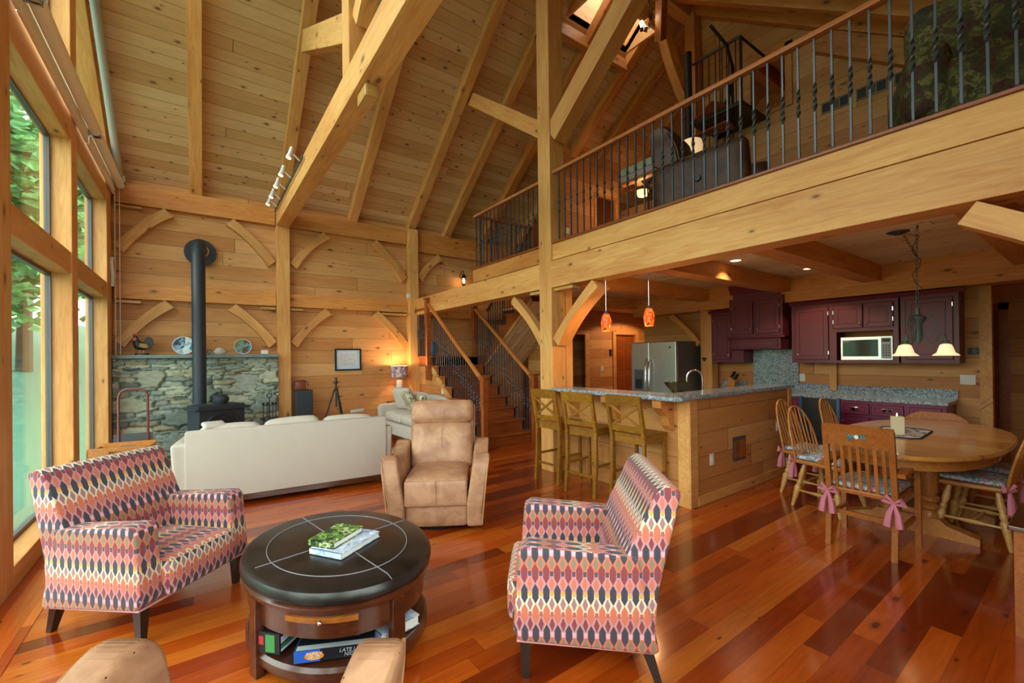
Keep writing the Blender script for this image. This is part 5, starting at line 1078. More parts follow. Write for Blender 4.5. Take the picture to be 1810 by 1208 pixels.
def chain(bm, p0, p1, sag=0.0, ln=0.035):
    p0, p1 = Vector(p0), Vector(p1); L = (p1 - p0).length; n = max(2, int(L / ln))
    for i in range(n):
        t = (i + 0.5) / n; c = p0.lerp(p1, t) + Vector((0, 0, -sag * 4 * t * (1 - t))); d = (p1 - p0).normalized(); sd = d.orthogonal().normalized()
        if i % 2: sd = d.cross(sd)
        tube(bm, [c + d * (ln * 0.62 * cos(a)) + sd * (0.011 * sin(a)) for a in [2 * pi * k / 8 for k in range(8)]], 0.0025, 4, False, True)
bm = B(); chain(bm, (0, 0, 0.26), (0, 0, 0.72)); chain(bm, (0, 0, 0.72), (-0.06, -0.02, 0.97)); chain(bm, (0, 0, 0.72), (0.05, 0.1, 0.95)); obj('chain', bm, 'iron', ch)
bm = B(); pts = [(0, 0, 0.3)] + [(0.03 * sin(i * 1.3), 0.03 * cos(i * 1.7), 0.3 + 0.065 * i) for i in range(1, 10)] + [(0.04, 0.09, 0.95)]; tube(bm, pts, 0.003, 5); obj('cord', bm, 'black', ch)
bm = B(); lathe(bm, [(0, -0.035), (0.02, -0.03), (0.08, -0.008), (0.085, 0), (0, 0)], 24, (0.08, 0.14, 0.98)); obj('ceiling_canopy', bm, 'iron', ch, True)
bm = B(); tube(bm, [(-0.06, -0.02, 0.98), (-0.06, -0.02, 0.95)], 0.006, 6); obj('ceiling_hook', bm, 'iron', ch)


# ================================================================ HEARTH CORNER
sv_ = thing('wood_stove', 'blue black cast iron wood stove in front of the stone wall', 'stove', (0.2, 7.72, 0), R(20))
bm = B(); box(bm, (-0.3, -0.2, 0.3), (0.3, 0.2, 0.78), None, 0.015); obj('firebox', bm, 'stove', sv_)
bm = B(); prism(bm, [(-0.35, -0.25), (0.35, -0.25), (0.35, 0.18), (0.27, 0.25), (-0.27, 0.25), (-0.35, 0.18)], 0.78, 0.815, 'z'); bmesh.ops.bevel(bm, geom=bm.edges[:], offset=0.01, segments=2, affect='EDGES'); prism(bm, [(-0.3, -0.2), (0.3, -0.2), (0.3, 0.2), (-0.3, 0.2)], 0.815, 0.845, 'z'); obj('top_plate', bm, 'stove', sv_)
bm = B(); box(bm, (-0.33, -0.23, 0.26), (0.33, 0.22, 0.3), None, 0.01); obj('ash_lip', bm, 'stove', sv_)
for x in (-0.27, 0.27):
    for y in (-0.17, 0.17): bm = B(); tube(bm, [(x, y, 0.27), (x * 1.06, y * 1.1, 0.12), (x * 1.12, y * 1.15, 0.0)], [0.035, 0.022, 0.03], 8); obj('leg', bm, 'stove', sv_, True)
arch = [(0.25 * cos(t), 0.5 + 0.25 * sin(t)) for t in [pi * i / 20 for i in range(21)]] + [(-0.25, 0.36), (0.25, 0.36)]
bm = B(); prism(bm, arch, -0.215, -0.2, 'y'); dr = obj('stove_door', bm, 'stove', sv_, 30)
bm = B(); prism(bm, [(x * 0.84, 0.5 + (z - 0.5) * 0.84) for x, z in arch], -0.219, -0.216, 'y'); obj('door_glass', bm, 'black', dr, 30)
bm = B()
tube(bm, [(x * 0.92, -0.222, 0.5 + (z - 0.5) * 0.92) for x, z in arch], 0.012, 6, False, True)
for a0, a1 in ((20, 100), (160, 80), (60, 140), (120, 40)):
    tube(bm, [(0.235 * cos(R(a0)) * (1 - t) + 0.1 * cos(R(a1)) * t, -0.224, 0.45 + (0.235 * sin(R(a0)) * (1 - t) + 0.235 * sin(R(a1)) * t)) for t in [i / 6 for i in range(7)]], 0.008, 5)
obj('door_tracery', bm, 'stove', dr, True)
sp_ = thing('stove_pipe', 'tall black stove pipe rising to a round collar on the wall', 'stove pipe', (0.0, 7.98, 0))
bm = B(); tube(bm, [(0, 0, 0.845), (0, 0, 3.06), (0.0, 0.03, 3.18), (0.01, 0.12, 3.25), (0.02, 0.30, 3.26), (0.03, 0.615, 3.26)], 0.088, 28, True); o = obj('pipe', bm, 'stove', sp_, True)
bm = B(); lathe(bm, [(0.0, 0), (0.215, 0), (0.215, 0.012), (0, 0.012)], 40); obj('wall_collar', bm, 'stove', sp_, 30, M=TR(0.03, 0.55, 3.22, R(-90)))
bm = B(); lathe(bm, [(0.092, 0), (0.115, 0), (0.115, 0.02), (0.092, 0.02)], 30); obj('trim_ring', bm, 'chrome', sp_, 30, M=TR(0.03, 0.54, 3.25, R(-90)))
for z in (0.86, 1.5, 2.1): pass
ket = thing('stove_humidifier', 'small round black iron steamer pot on top of the stove', 'pot', (0.26, 7.72, 0.846)); bm = B(); lathe(bm, [(0, 0), (0.07, 0), (0.1, 0.05), (0.1, 0.09), (0.06, 0.13), (0.03, 0.14), (0, 0.145)], 24); obj('pot', bm, 'stove', ket, True)
bm = B(); lathe(bm, [(0, 0), (0.015, 0.01), (0.018, 0.03), (0, 0.04)], 12, (0, 0, 0.143)); obj('lid_knob', bm, 'stove', ket, True)
ft = thing('fireplace_tools', 'black iron fireplace tool set standing by the stone wall', 'fireplace tools', (0.93, 8.12, 0))
bm = B(); tube(bm, [(0, 0, 0), (0, 0, 0.86)], 0.008, 8); tube(bm, [(0.035 * cos(t), 0, 0.9 + 0.035 * sin(t)) for t in [2 * pi * i / 16 for i in range(16)]], 0.007, 6, False, True); lathe(bm, [(0, 0), (0.1, 0), (0.09, 0.02), (0, 0.03)], 18); tube(bm, [(-0.1, 0, 0.74), (0.1, 0, 0.74)], 0.006, 6); obj('stand', bm, 'black', ft, True)
for x, nm in ((-0.09, 'poker'), (-0.03, 'shovel'), (0.045, 'brush'), (0.09, 'tongs')):
    bm = B(); tube(bm, [(x, -0.02, 0.15), (x, -0.02, 0.74)], 0.006, 6); tube(bm, [(x, -0.02, 0.74), (x, -0.02, 0.79)], [0.012, 0.02], 8)
    box(bm, (x - 0.025, -0.03, 0.1), (x + 0.025, -0.015, 0.2)); obj(nm, bm, 'black', ft)
MT['red_iron'] = plain('dull_red_painted_steel', S('7a3a3c'), 0.45)
hc2 = thing('log_cart', 'tall dull red steel log cart handle beside the wooden crates', 'cart', (-0.68, 7.25, 0))
bm = B(); pts = [(-0.14, 0, 0.05), (-0.14, 0, 1.05), (-0.12, 0, 1.11), (-0.07, 0, 1.14), (0.07, 0, 1.14), (0.12, 0, 1.11), (0.14, 0, 1.05), (0.14, 0, 0.05)]; tube(bm, pts, 0.014, 8); obj('handle', bm, 'red_iron', hc2, True)
bm = B(); box(bm, (-0.19, -0.35, 0.36), (0.19, 0.02, 0.39)); box(bm, (-0.19, 0.0, 0.36), (0.19, 0.02, 0.58)); obj('tray', bm, 'dark_gray', hc2)
for x in (-0.2, 0.2): bm = B(); lathe(bm, [(0, -0.02), (0.11, -0.02), (0.12, 0), (0.11, 0.02), (0, 0.02)], 22); obj('wheel', bm, 'black', hc2, 30, M=TR(x, 0.0, 0.122, 0, R(90)))
def crate(label, x, y, z, rz, s=(0.42, 0.30, 0.2)):
    t = thing('wooden_crate', label, 'crate', (x, y, z), rz); a, b, h = s
    for n_, q0, q1 in (('base', (-a / 2, -b / 2, 0), (a / 2, b / 2, 0.012)), ('long_side', (-a / 2, -b / 2, 0.012), (a / 2, -b / 2 + 0.012, h * 0.85)), ('long_side', (-a / 2, b / 2 - 0.012, 0.012), (a / 2, b / 2, h * 0.85))):
        bm = B(); box(bm, q0, q1); obj(n_, bm, 'oak', t)
    for s_ in (-1, 1):
        bm = B(); x0, x1 = (s_ * a / 2, s_ * (a / 2 - 0.014))
        box(bm, (x0, -b / 2, 0.012), (x1, b / 2, h * 0.55)); box(bm, (x0, -b / 2, h * 0.55), (x1, -0.06, h * 0.78)); box(bm, (x0, 0.06, h * 0.55), (x1, b / 2, h * 0.78)); box(bm, (x0, -b / 2, h * 0.78), (x1, b / 2, h)); obj('handle_end', bm, 'oak', t)
    return t
crate('open wooden crate with hand slots behind the patterned armchair, topmost of the pile', -0.62, 5.75, 0.502, R(80), (0.32, 0.44, 0.17))
crate('lower wooden crate under the open one beside the window', -0.62, 5.75, 0.254, R(82), (0.34, 0.44, 0.245)); crate('bottom wooden crate of the pile beside the window', -0.61, 5.76, 0.006, R(78), (0.34, 0.44, 0.245))
lb = thing('log_basket', 'grey wicker log basket behind the crates at the window', 'basket', (-0.68, 6.45, 0)); bm = B(); lathe(bm, [(0, 0.0), (0.16, 0.0), (0.2, 0.5), (0.21, 0.52), (0.19, 0.52), (0.15, 0.02), (0, 0.02)], 24); obj('basket_body', bm, plain('grey_wicker', S('7a7068'), 0.8), lb, 40)
# mantel objects
rs_ = thing('rooster_figure', 'painted wooden rooster with a red comb on the stone mantel', 'figurine', (-0.68, 8.36, 1.586))
def lofted(bm, secs, n=14):
    rings = []
    for (x, z, rx, ry, tilt) in secs:
        rings.append([bm.verts.new((x + rx * cos(2 * pi * k / n) * cos(tilt), ry * sin(2 * pi * k / n), z + rx * cos(2 * pi * k / n) * sin(tilt))) for k in range(n)])
    for a, b in zip(rings, rings[1:]):
        for k in range(n): bm.faces.new((a[k], a[(k + 1) % n], b[(k + 1) % n], b[k]))
    bm.faces.new(rings[0][::-1]); bm.faces.new(rings[-1])
bm = B(); lofted(bm, [(0.0, 0.07, 0.03, 0.02, 0), (-0.005, 0.10, 0.075, 0.05, 0.2), (-0.02, 0.14, 0.08, 0.055, 0.2), (-0.055, 0.19, 0.045, 0.04, 0.1), (-0.07, 0.225, 0.028, 0.026, 0), (-0.075, 0.26, 0.027, 0.024, 0), (-0.078, 0.285, 0.015, 0.014, 0)]); obj('body', bm, plain('dark_teal_paint', S('1d2b2b'), 0.5), rs_, True)
bm = B(); prism(bm, [(0.03, 0.10), (0.10, 0.09), (0.13, 0.16), (0.12, 0.24), (0.08, 0.27), (0.04, 0.255), (0.02, 0.20), (0.045, 0.16)], -0.016, 0.016, 'y'); bmesh.ops.bevel(bm, geom=bm.edges[:], offset=0.006, segments=2, affect='EDGES'); obj('tail', bm, 'black', rs_, True)
bm = B(); prism(bm, [(-0.10, 0.275), (-0.105, 0.31), (-0.09, 0.30), (-0.085, 0.32), (-0.07, 0.30), (-0.055, 0.312), (-0.05, 0.27)], -0.007, 0.007, 'y'); obj('comb', bm, 'red', rs_)
bm = B(); prism(bm, [(-0.095, 0.255), (-0.105, 0.22), (-0.085, 0.2), (-0.06, 0.215), (-0.06, 0.25)], -0.028, 0.028, 'y'); bmesh.ops.bevel(bm, geom=bm.edges[:], offset=0.005, segments=1, affect='EDGES'); obj('wattle', bm, plain('coral_paint', S('c9505a'), 0.5), rs_)
bm = B(); prism(bm, [(-0.10, 0.265), (-0.125, 0.255), (-0.10, 0.25)], -0.006, 0.006, 'y'); obj('beak', bm, 'orange', rs_)
bm = B(); prism(bm, [(-0.02, 0.17), (0.05, 0.16), (0.08, 0.11), (0.03, 0.095), (-0.03, 0.12)], -0.058, -0.05, 'y'); prism(bm, [(-0.02, 0.17), (0.05, 0.16), (0.08, 0.11), (0.03, 0.095), (-0.03, 0.12)], 0.05, 0.058, 'y'); obj('wing', bm, plain('ochre_paint', S('9a7a3a'), 0.5), rs_)
for x in (-0.025, 0.015): bm = B(); tube(bm, [(x, 0, 0.02), (x, 0, 0.09)], 0.011, 8); obj('leg', bm, plain('salmon_paint', S('cf7f66'), 0.5), rs_, True)
bm = B(); lathe(bm, [(0, 0), (1, 0), (0.95, 0.022), (0, 0.025)], 20, (0, 0, 0), 0.085, 0.045); obj('plinth', bm, 'black', rs_, True)
def dish(label, x, y, r, cols, base):
    t = thing('decorative_plate', label, 'plate', (x, y, 1.586)); Mx = TR(0, 0, r * 0.97, R(78))
    bm = B(); lathe(bm, [(0, 0), (r * 0.6, 0), (r, 0.018), (r, 0.024), (r * 0.6, 0.007), (0, 0.007)], 40); obj('rim', bm, 'white', t, True, M=Mx)
    bm = B(); lathe(bm, [(0, 0.0078), (r * 0.6, 0.0078), (r * 0.93, 0.0225)], 40); obj('painted_face', bm, floral('painted_seascape_%d' % len(label), base, cols, 5), t, True, M=Mx)
    bm = B(); tube(bm, [(-0.04, 0.05, 0), (-0.03, -0.03, 0.006), (-0.03, -0.03, 0.03)], 0.004, 5); tube(bm, [(0.04, 0.05, 0), (0.03, -0.03, 0.006), (0.03, -0.03, 0.03)], 0.004, 5); obj('stand', bm, 'black', t)
dish('round plate painted with a blue and white landscape, left of the stove pipe', -0.195, 8.36, 0.14, [S('2a8fa6'), S('d4dfe4'), S('3a4a6a'), S('7fb6c4')], S('8fb3c4'))
dish('round plate painted with a brown cottage, right of the stove pipe', 0.58, 8.36, 0.125, [S('2a8fa6'), S('6a4a3a'), S('7a8a4a'), S('c9b070')], S('6fa0a8'))
def rock(name, label, x, y, z, s, mat, seed):
    bm = B(); bmesh.ops.create_icosphere(bm, subdivisions=3, radius=1.0); rn = random.Random(seed); ph = [rn.uniform(0, 6) for _ in range(6)]
    for v in bm.verts:
        c = v.co; k = 1 + 0.12 * sin(3 * c.x + ph[0]) + 0.1 * sin(4 * c.y + ph[1]) + 0.08 * sin(6 * c.z + ph[2]); c *= k; c.x *= s[0]; c.y *= s[1]; c.z *= s[2]
        if c.z < -s[2] * 0.7: c.z = -s[2] * 0.7
    o = obj(name, bm, mat, None, True); o.location = (x, y, z + s[2] * 0.7); return tag(o, label, 'stone')
MT['palestone'] = plain('pale_quartz', S('c2bcb2'), 0.7)
rock('quartz_stone', 'pale lumpy quartz stone on the mantel between the pipe and the cottage plate', 0.27, 8.36, 1.586, (0.095, 0.05, 0.055), 'palestone', 3)
tag(bx('small_card_box', (0.84, 8.3, 1.586), (0.94, 8.36, 1.65), 'white', bev=0.004), 'small white box at the right end of the mantel', 'box')
tag(bx('small_dark_jar', (0.11, 8.3, 1.586), (0.15, 8.34, 1.66), 'gameblack', bev=0.01), 'tiny dark jar on the mantel just right of the stove pipe', 'jar')
# right bay
pic = thing('framed_picture', 'black framed picture with a pale blue drawing on the board wall', 'picture', (2.32, 8.6, 1.47))
bm = B()
for a, b in (((-0.245, -0.21), (-0.215, 0.21)), ((0.215, -0.21), (0.245, 0.21)), ((-0.215, -0.21), (0.215, -0.18)), ((-0.215, 0.18), (0.215, 0.21))): box(bm, (a[0], -0.03, a[1]), (b[0], -0.002, b[1]))
obj('frame', bm, 'black', pic); bm = B(); box(bm, (-0.215, -0.012, -0.18), (0.215, -0.004, 0.18)); obj('mount', bm, plain('pale_blue_mount', S('c6d6e8'), 0.5), pic)
bm = B(); box(bm, (-0.15, -0.0135, -0.12), (0.15, -0.0122, 0.12)); obj('print', bm, floral('faint_drawing', S('c9cfd8'), [S('b0b8c8'), S('c8b8a8'), S('a8b8b0')], 18), pic)
tag(bx('loudspeaker', (1.33, 8.15, 0), (1.60, 8.42, 0.955), 'stove', bev=0.01), 'tall blue black loudspeaker right of the hearth post', 'speaker')
cc_ = thing('camera_case', 'brown leather camera case standing on the loudspeaker', 'case', (1.42, 8.28, 0.957)); bm = B(); box(bm, (-0.085, -0.06, 0), (0.085, 0.06, 0.15), None, 0.02); obj('case_body', bm, plain('red_brown_leather', S('7a3a28'), 0.4), cc_, 40)
bm = B(); box(bm, (-0.088, -0.064, 0.145), (0.088, 0.064, 0.165), None, 0.01); lid = obj('lid', bm, plain('red_brown_leather_lid', S('6a3022'), 0.4), cc_, 40); bm = B(); tube(bm, [(0, -0.064, 0.11), (0, -0.07, 0.11)], 0.012, 10); obj('clasp', bm, 'chrome', lid)
bm = B(); tube(bm, [(-0.09, 0, 0.14), (-0.12, 0, 0.1), (-0.11, 0, 0.03)], 0.007, 6); tube(bm, [(0.09, 0, 0.14), (0.13, 0, 0.12), (0.13, 0, 0.05)], 0.007, 6); obj('strap', bm, 'black', cc_)
tp = thing('tripod', 'black camera tripod standing in front of the board wall', 'tripod', (1.90, 7.8, 0))
bm = B(); tube(bm, [(0, 0, 0.66), (0, 0, 1.06)], 0.014, 8); obj('center_column', bm, 'black', tp)
for a in (-80, 40, 160):
    c, s = cos(R(a)), sin(R(a)); bm = B(); tube(bm, [(0.03 * c, 0.03 * s, 0.95), (0.17 * c, 0.17 * s, 0.5)], 0.014, 8); tube(bm, [(0.17 * c, 0.17 * s, 0.5), (0.32 * c, 0.32 * s, 0.0)], 0.010, 8); obj('leg', bm, 'black', tp)
bm = B(); lathe(bm, [(0, 0.93), (0.035, 0.93), (0.04, 0.96), (0.02, 0.985), (0, 0.985)], 14); lathe(bm, [(0, 1.05), (0.022, 1.05), (0.028, 1.08), (0.025, 1.12), (0.012, 1.14), (0.012, 1.155), (0.035, 1.16), (0.035, 1.17), (0, 1.17)], 14); tube(bm, [(-0.06, 0, 1.085), (0.06, 0, 1.085)], 0.008, 6); obj('ball_head', bm, 'black', tp, True)
# lamp behind the loveseat
et = thing('end_table', 'small wooden end table under the patterned lamp', 'side table', (3.22, 8.3, 0)); bm = B(); box(bm, (-0.2, -0.18, 0.6), (0.2, 0.18, 0.63), None, 0.005); obj('table_top', bm, 'walnut', et)
for x in (-0.17, 0.17):
    for y in (-0.15, 0.15): bm = B(); box(bm, (x - 0.02, y - 0.02, 0), (x + 0.02, y + 0.02, 0.6)); obj('leg', bm, 'walnut', et)
lp = thing('table_lamp', 'table lamp with a birch log base and patterned drum shade behind the loveseat', 'lamp', (3.22, 8.28, 0.632))
bm = B(); lathe(bm, [(0, 0), (0.062, 0), (0.06, 0.42), (0, 0.42)], 20); obj('birch_base', bm, floral('birch_log', S('e2ddd0'), [S('3a342c'), S('d2ccbc'), S('ece6da'), S('dcd6c6')], 8), lp, True)
bm = B(); lathe(bm, [(0.165, 0.47), (0.165, 0.70), (0.16, 0.70), (0.16, 0.47)], 32); obj('drum_shade', bm, 'shade_p', lp, True)
bm = B(); tube(bm, [(0, 0, 0.42), (0, 0, 0.55)], 0.01, 6); obj('socket', bm, 'chrome', lp); bm = B(); bmesh.ops.create_uvsphere(bm, u_segments=12, v_segments=8, radius=0.03, matrix=Matrix.Translation((0, 0, 0.6))); obj('bulb', bm, 'bulb_dim', lp, True)
l_ = bpy.data.lights.new('lamp_glow', 'POINT'); l_.energy = 14; l_.color = (1, .62, .3); l_.shadow_soft_size = 0.03; lo = bpy.data.objects.new('lamp_glow', l_); COL.objects.link(lo); lo.parent = lp; lo.location = (0, 0, 0.68)
# wall lantern
wl = thing('wall_lantern', 'black barn lantern with a lit bulb on the wall over the landing', 'wall lamp', (4.78, 8.58, 3.2))
bm = B(); tube(bm, [(0, 0.02, 0.1), (0, -0.06, 0.2), (0, -0.14, 0.21), (0, -0.17, 0.14)], 0.008, 8); lathe(bm, [(0, 0.14), (0.035, 0.12), (0.05, 0.06), (0.075, 0.04), (0.075, 0.03), (0, 0.03)], 20, (0, -0.17, 0)); obj('bracket', bm, 'black', wl, True)
bm = B(); lathe(bm, [(0.05, 0.03), (0.085, -0.02), (0.085, -0.05), (0.05, -0.1), (0, -0.1)], 20, (0, -0.17, 0)); obj('glass_globe', bm, 'cleaglass', wl, True); bm = B(); lathe(bm, [(0, -0.1), (0.045, -0.1), (0.03, -0.13), (0, -0.13)], 18, (0, -0.17, 0)); obj('base_cap', bm, 'black', wl, True)
bm = B(); lathe(bm, [(0, -0.07), (0.02, -0.05), (0.02, 0), (0, 0.03)], 12, (0, -0.17, 0)); obj('bulb', bm, 'bulb', wl, True)
l_ = bpy.data.lights.new('lantern_glow', 'POINT'); l_.energy = 8; l_.color = (1, .55, .25); l_.shadow_soft_size = 0.02; lo = bpy.data.objects.new('lantern_glow', l_); COL.objects.link(lo); lo.parent = wl; lo.location = (0, -0.17, 0.0)
# track spotlights on the tie beam
tk = thing('track_light', 'rail of small white spotlights along the wall end of the tie beam', 'track light', (1.09, 0, 4.1))
bm = B(); tube(bm, [(-0.02, 8.35, -0.07), (-0.02, 5.9, -0.07)], 0.011, 6); tube(bm, [(-0.02, 8.35, -0.03), (-0.02, 5.9, -0.03)], 0.006, 6); obj('rail', bm, 'verd', tk)
for i, y in enumerate((8.15, 7.75, 7.25, 6.75, 6.1)):
    bm = B(); tube(bm, [(-0.02, y, -0.05), (-0.1, y, 0.02)], 0.008, 6); tube(bm, [(-0.11, y, 0.1), (-0.13, y, 0.02), (-0.15, y, -0.04)], [0.022, 0.026, 0.036], 12); hd_ = obj('spot_head', bm, 'white', tk, True)
    bm = B(); tube(bm, [(-0.148, y, -0.036), (-0.152, y, -0.048)], 0.03, 12); obj('spot_lens', bm, 'bulb_dim', hd_)
# blinds at the gable
MT['blind'] = plain('grey_beige_roller_fabric', S('efe4d2'), 0.8); MT['alu'] = plain('grey_aluminium_tube', S('a9aaa2'), 0.45)
for y0, y1, l in ((2.4, 4.3, 'beside the left edge post'), (4.32, 6.5, 'over the bay behind the patterned armchair'), (6.55, 8.3, 'over the narrow bay next to the hearth corner')):
    rb = thing('roller_blind', 'rolled up grey beige blind ' + l, 'blind', (-0.9, y0, 4.02)); L = y1 - y0
    bm = B(); tube(bm, [(0, 0, 0), (0, L, 0)], 0.05, 16); obj('roller', bm, 'blind', rb, True); bm = B(); box(bm, (-0.085, 0, -0.14), (-0.06, L, 0.02)); obj('valance', bm, 'blind', rb)
    bm = B(); box(bm, (-0.09, L - 0.02, -0.05), (0.04, L, 0.05)); box(bm, (-0.09, 0, -0.05), (0.04, 0.02, 0.05)); obj('bracket', bm, 'alu', rb)
sb = thing('sloping_blind_tube', 'pale aluminium blind tube sloping up under the gable rafter', 'blind'); bm = B(); tube(bm, [(-0.92, 8.45, 4.17), (-0.92, 4.4, 4.17 + 0.745 * 4.05)], 0.045, 16); obj('tube', bm, 'alu', sb, True)
bm = B(); box(bm, (-0.99, 8.4, 4.1), (-0.86, 8.5, 4.2)); obj('end_bracket', bm, 'alu', sb)
bc_ = thing('blind_cord', 'pair of thin white blind cords hanging at the corner of the glazed gable', 'cord'); 
for x in (-0.97, -0.92): bm = B(); tube(bm, [(x, 8.38, 4.08), (x, 8.38, 1.0)], 0.006, 5); obj('cord', bm, 'white', bc_)
bm = B(); tube(bm, [(-0.98, 8.2, 2.95), (-0.985, 8.16, 2.88), (-0.975, 8.18, 2.7), (-0.98, 8.2, 2.55)], 0.022, 8); o = obj('cord_bundle', bm, 'white', None, True); tag(o, 'bundled white cloth hanging on the corner window post', 'cloth')
# small details on the wall post
tag(bx('alarm_sensor', (3.46, 8.38, 2.72), (3.52, 8.48, 2.80), 'white', bev=0.01), 'small pale sensor on the side of the stair wall post', 'sensor')
t = thing('recessed_light', 'recessed downlight in the hall ceiling beyond the fridge', 'ceiling light', (8.9, 6.6, 2.6)); bm = B(); lathe(bm, [(0.055, -0.001), (0.08, -0.004), (0.085, 0)], 24); obj('trim_ring', bm, 'white', t, True)
bm = B(); lathe(bm, [(0, -0.002), (0.056, -0.002)], 24); obj('diffuser', bm, 'bulb', t)
l_ = bpy.data.lights.new('downlight', 'SPOT'); l_.energy = 60; l_.color = (1, .6, .3); l_.spot_size = R(150); l_.shadow_soft_size = 0.06; l_.specular_factor = 0.1; lo = bpy.data.objects.new('downlight', l_); COL.objects.link(lo); lo.parent = t; lo.location = (0, 0, -0.02)
# ================================================================ LOFT
wc = thing('leather_wing_recliner', 'dark brown leather wing recliner with brass nailheads behind the loft railing', 'recliner', (4.45, 2.56, 2.94), R(-80))
bm = B(); pad(bm, (0.7, 0.75, 0.4), 0.06, 6, (0, 0, 0), TR(0.05, 0, 0.24)); obj('base', bm, 'brownleather', wc, True)
for s in (-1, 1):
    bm = B(); pad(bm, (0.95, 0.17, 0.5), 0.08, 8, (0, 0, 0.01), TR(0.08, s * 0.37, 0.33, 0, R(-4))); obj('armrest', bm, 'brownleather', wc, True)
    bm = B(); prism(bm, [(-0.30, 0.5), (-0.1, 0.52), (-0.14, 0.72), (-0.22, 0.92), (-0.32, 1.0), (-0.44, 0.98), (-0.42, 0.6)], s * 0.36 - 0.03, s * 0.36 + 0.03, 'y'); bmesh.ops.bevel(bm, geom=bm.edges[:], offset=0.02, segments=3, affect='EDGES'); wg = obj('wing', bm, 'brownleather', wc, True)
    bm = B()
    for i in range(16):
        t = i / 15; q = Vector((-0.13, 0, 0.56)).lerp(Vector((-0.24, 0, 0.9)), min(1, t * 1.5)) if t < 0.667 else Vector((-0.24, 0, 0.9)).lerp(Vector((-0.38, 0, 0.96)), (t - 0.667) * 3)
        bmesh.ops.create_icosphere(bm, subdivisions=1, radius=0.008, matrix=Matrix.Translation((q.x - 0.015, s * 0.392, q.z)))
    obj('nailheads', bm, plain('brass', S('b98f4a'), 0.3, 0.9), wg)
bm = B(); pad(bm, (0.2, 0.68, 0.8), 0.09, 8, (0.02, 0, 0), TR(-0.28, 0, 0.66, 0, R(-14))); obj('backrest', bm, 'brownleather', wc, True)
bm = B(); lathe(bm, [(0, 0), (0.035, 0), (0.03, 0.02), (0, 0.02)], 16); obj('release_button', bm, 'black', wc, M=TR(0.1, -0.455, 0.3, R(90)))
bm = B(); pad(bm, (0.16, 0.36, 0.32), 0.07, 6, (0, 0, 0)); o = obj('throw_pillow', bm, plain('sage_blue_cotton', S('7f9894'), 0.85), None, True); o.matrix_world = TR(4.78, 2.5, 3.6, R(20), R(20), 0); tag(o, 'sage blue pillow in the dark leather recliner up in the loft', 'cushion')
fl = thing('floor_lamp', 'floor lamp with a cream conical shade behind the leather recliner in the loft', 'lamp', (5.1, 3.1, 2.94))
bm = B(); lathe(bm, [(0.2, 0.86), (0.12, 1.26), (0.115, 1.26), (0.195, 0.86)], 28); g = G('lit_cream_linen', 0.8); g.set('Base Color', S('d9c6a2')); g.set('Emission Color', (1, .62, .3)); g.set('Emission Strength', 0.4); obj('lamp_shade', bm, g.m, fl, True)
bm = B(); lathe(bm, [(0, 0), (0.13, 0), (0.12, 0.02), (0.015, 0.04), (0.015, 1.0), (0, 1.0)], 18); obj('lamp_stand', bm, 'black', fl, True); bm = B(); bmesh.ops.create_uvsphere(bm, u_segments=10, v_segments=8, radius=0.03, matrix=Matrix.Translation((0, 0, 1.0))); obj('bulb', bm, 'bulb', fl, True)
fc2 = thing('tapestry_armchair', 'large green and burgundy tapestry armchair in the loft at the upper right', 'armchair', (4.42, 0.42, 2.94), R(200))
bm = B(); pad(bm, (0.75, 0.9, 0.42), 0.09, 8, (0, 0, 0), TR(0.05, 0, 0.25)); obj('base', bm, 'tapestry', fc2, True)
for s in (-1, 1): bm = B(); pad(bm, (0.9, 0.24, 0.5), 0.115, 8, (0.0, 0, 0), TR(0.0, s * 0.42, 0.36)); obj('armrest', bm, 'tapestry', fc2, True)
bm = B(); pad(bm, (0.3, 0.86, 0.95), 0.13, 9, (0.03, 0, 0), TR(-0.32, 0, 0.78, 0, R(-10))); obj('backrest', bm, 'tapestry', fc2, True)
for i, (y, l) in enumerate(((2.15, 'leftmost'), (1.76, 'middle'), (1.38, 'rightmost'))):
    v = thing('wall_vent', '%s of the three grey louvred vents on the loft wall' % l, 'vent', (6.995, y, 4.85)); 
    bm = B(); box(bm, (-0.012, -0.16, -0.075), (0, 0.16, 0.075)); obj('vent_frame', bm, plain('beige_grille_%d' % i, S('8a7a5c'), 0.6), v); bm = B()
    for j in (-1, 0, 1):
        for k in range(6): box(bm, (-0.016, j * 0.1 - 0.04 + k * 0.014, -0.055), (-0.012, j * 0.1 - 0.034 + k * 0.014, 0.055))
        if j: box(bm, (-0.014, j * 0.1 - 0.045, -0.06), (-0.0125, j * 0.1 + 0.045, 0.06))
    obj('louvre', bm, 'black', v)
ss = thing('spiral_stair', 'black iron spiral stair with wooden treads in the loft', 'spiral stair', (6.15, 3.78, 2.94))
bm = B(); tube(bm, [(0, 0, 0), (0, 0, 3.2)], 0.055, 14); obj('center_pole', bm, 'black', ss, True)
ns = 10
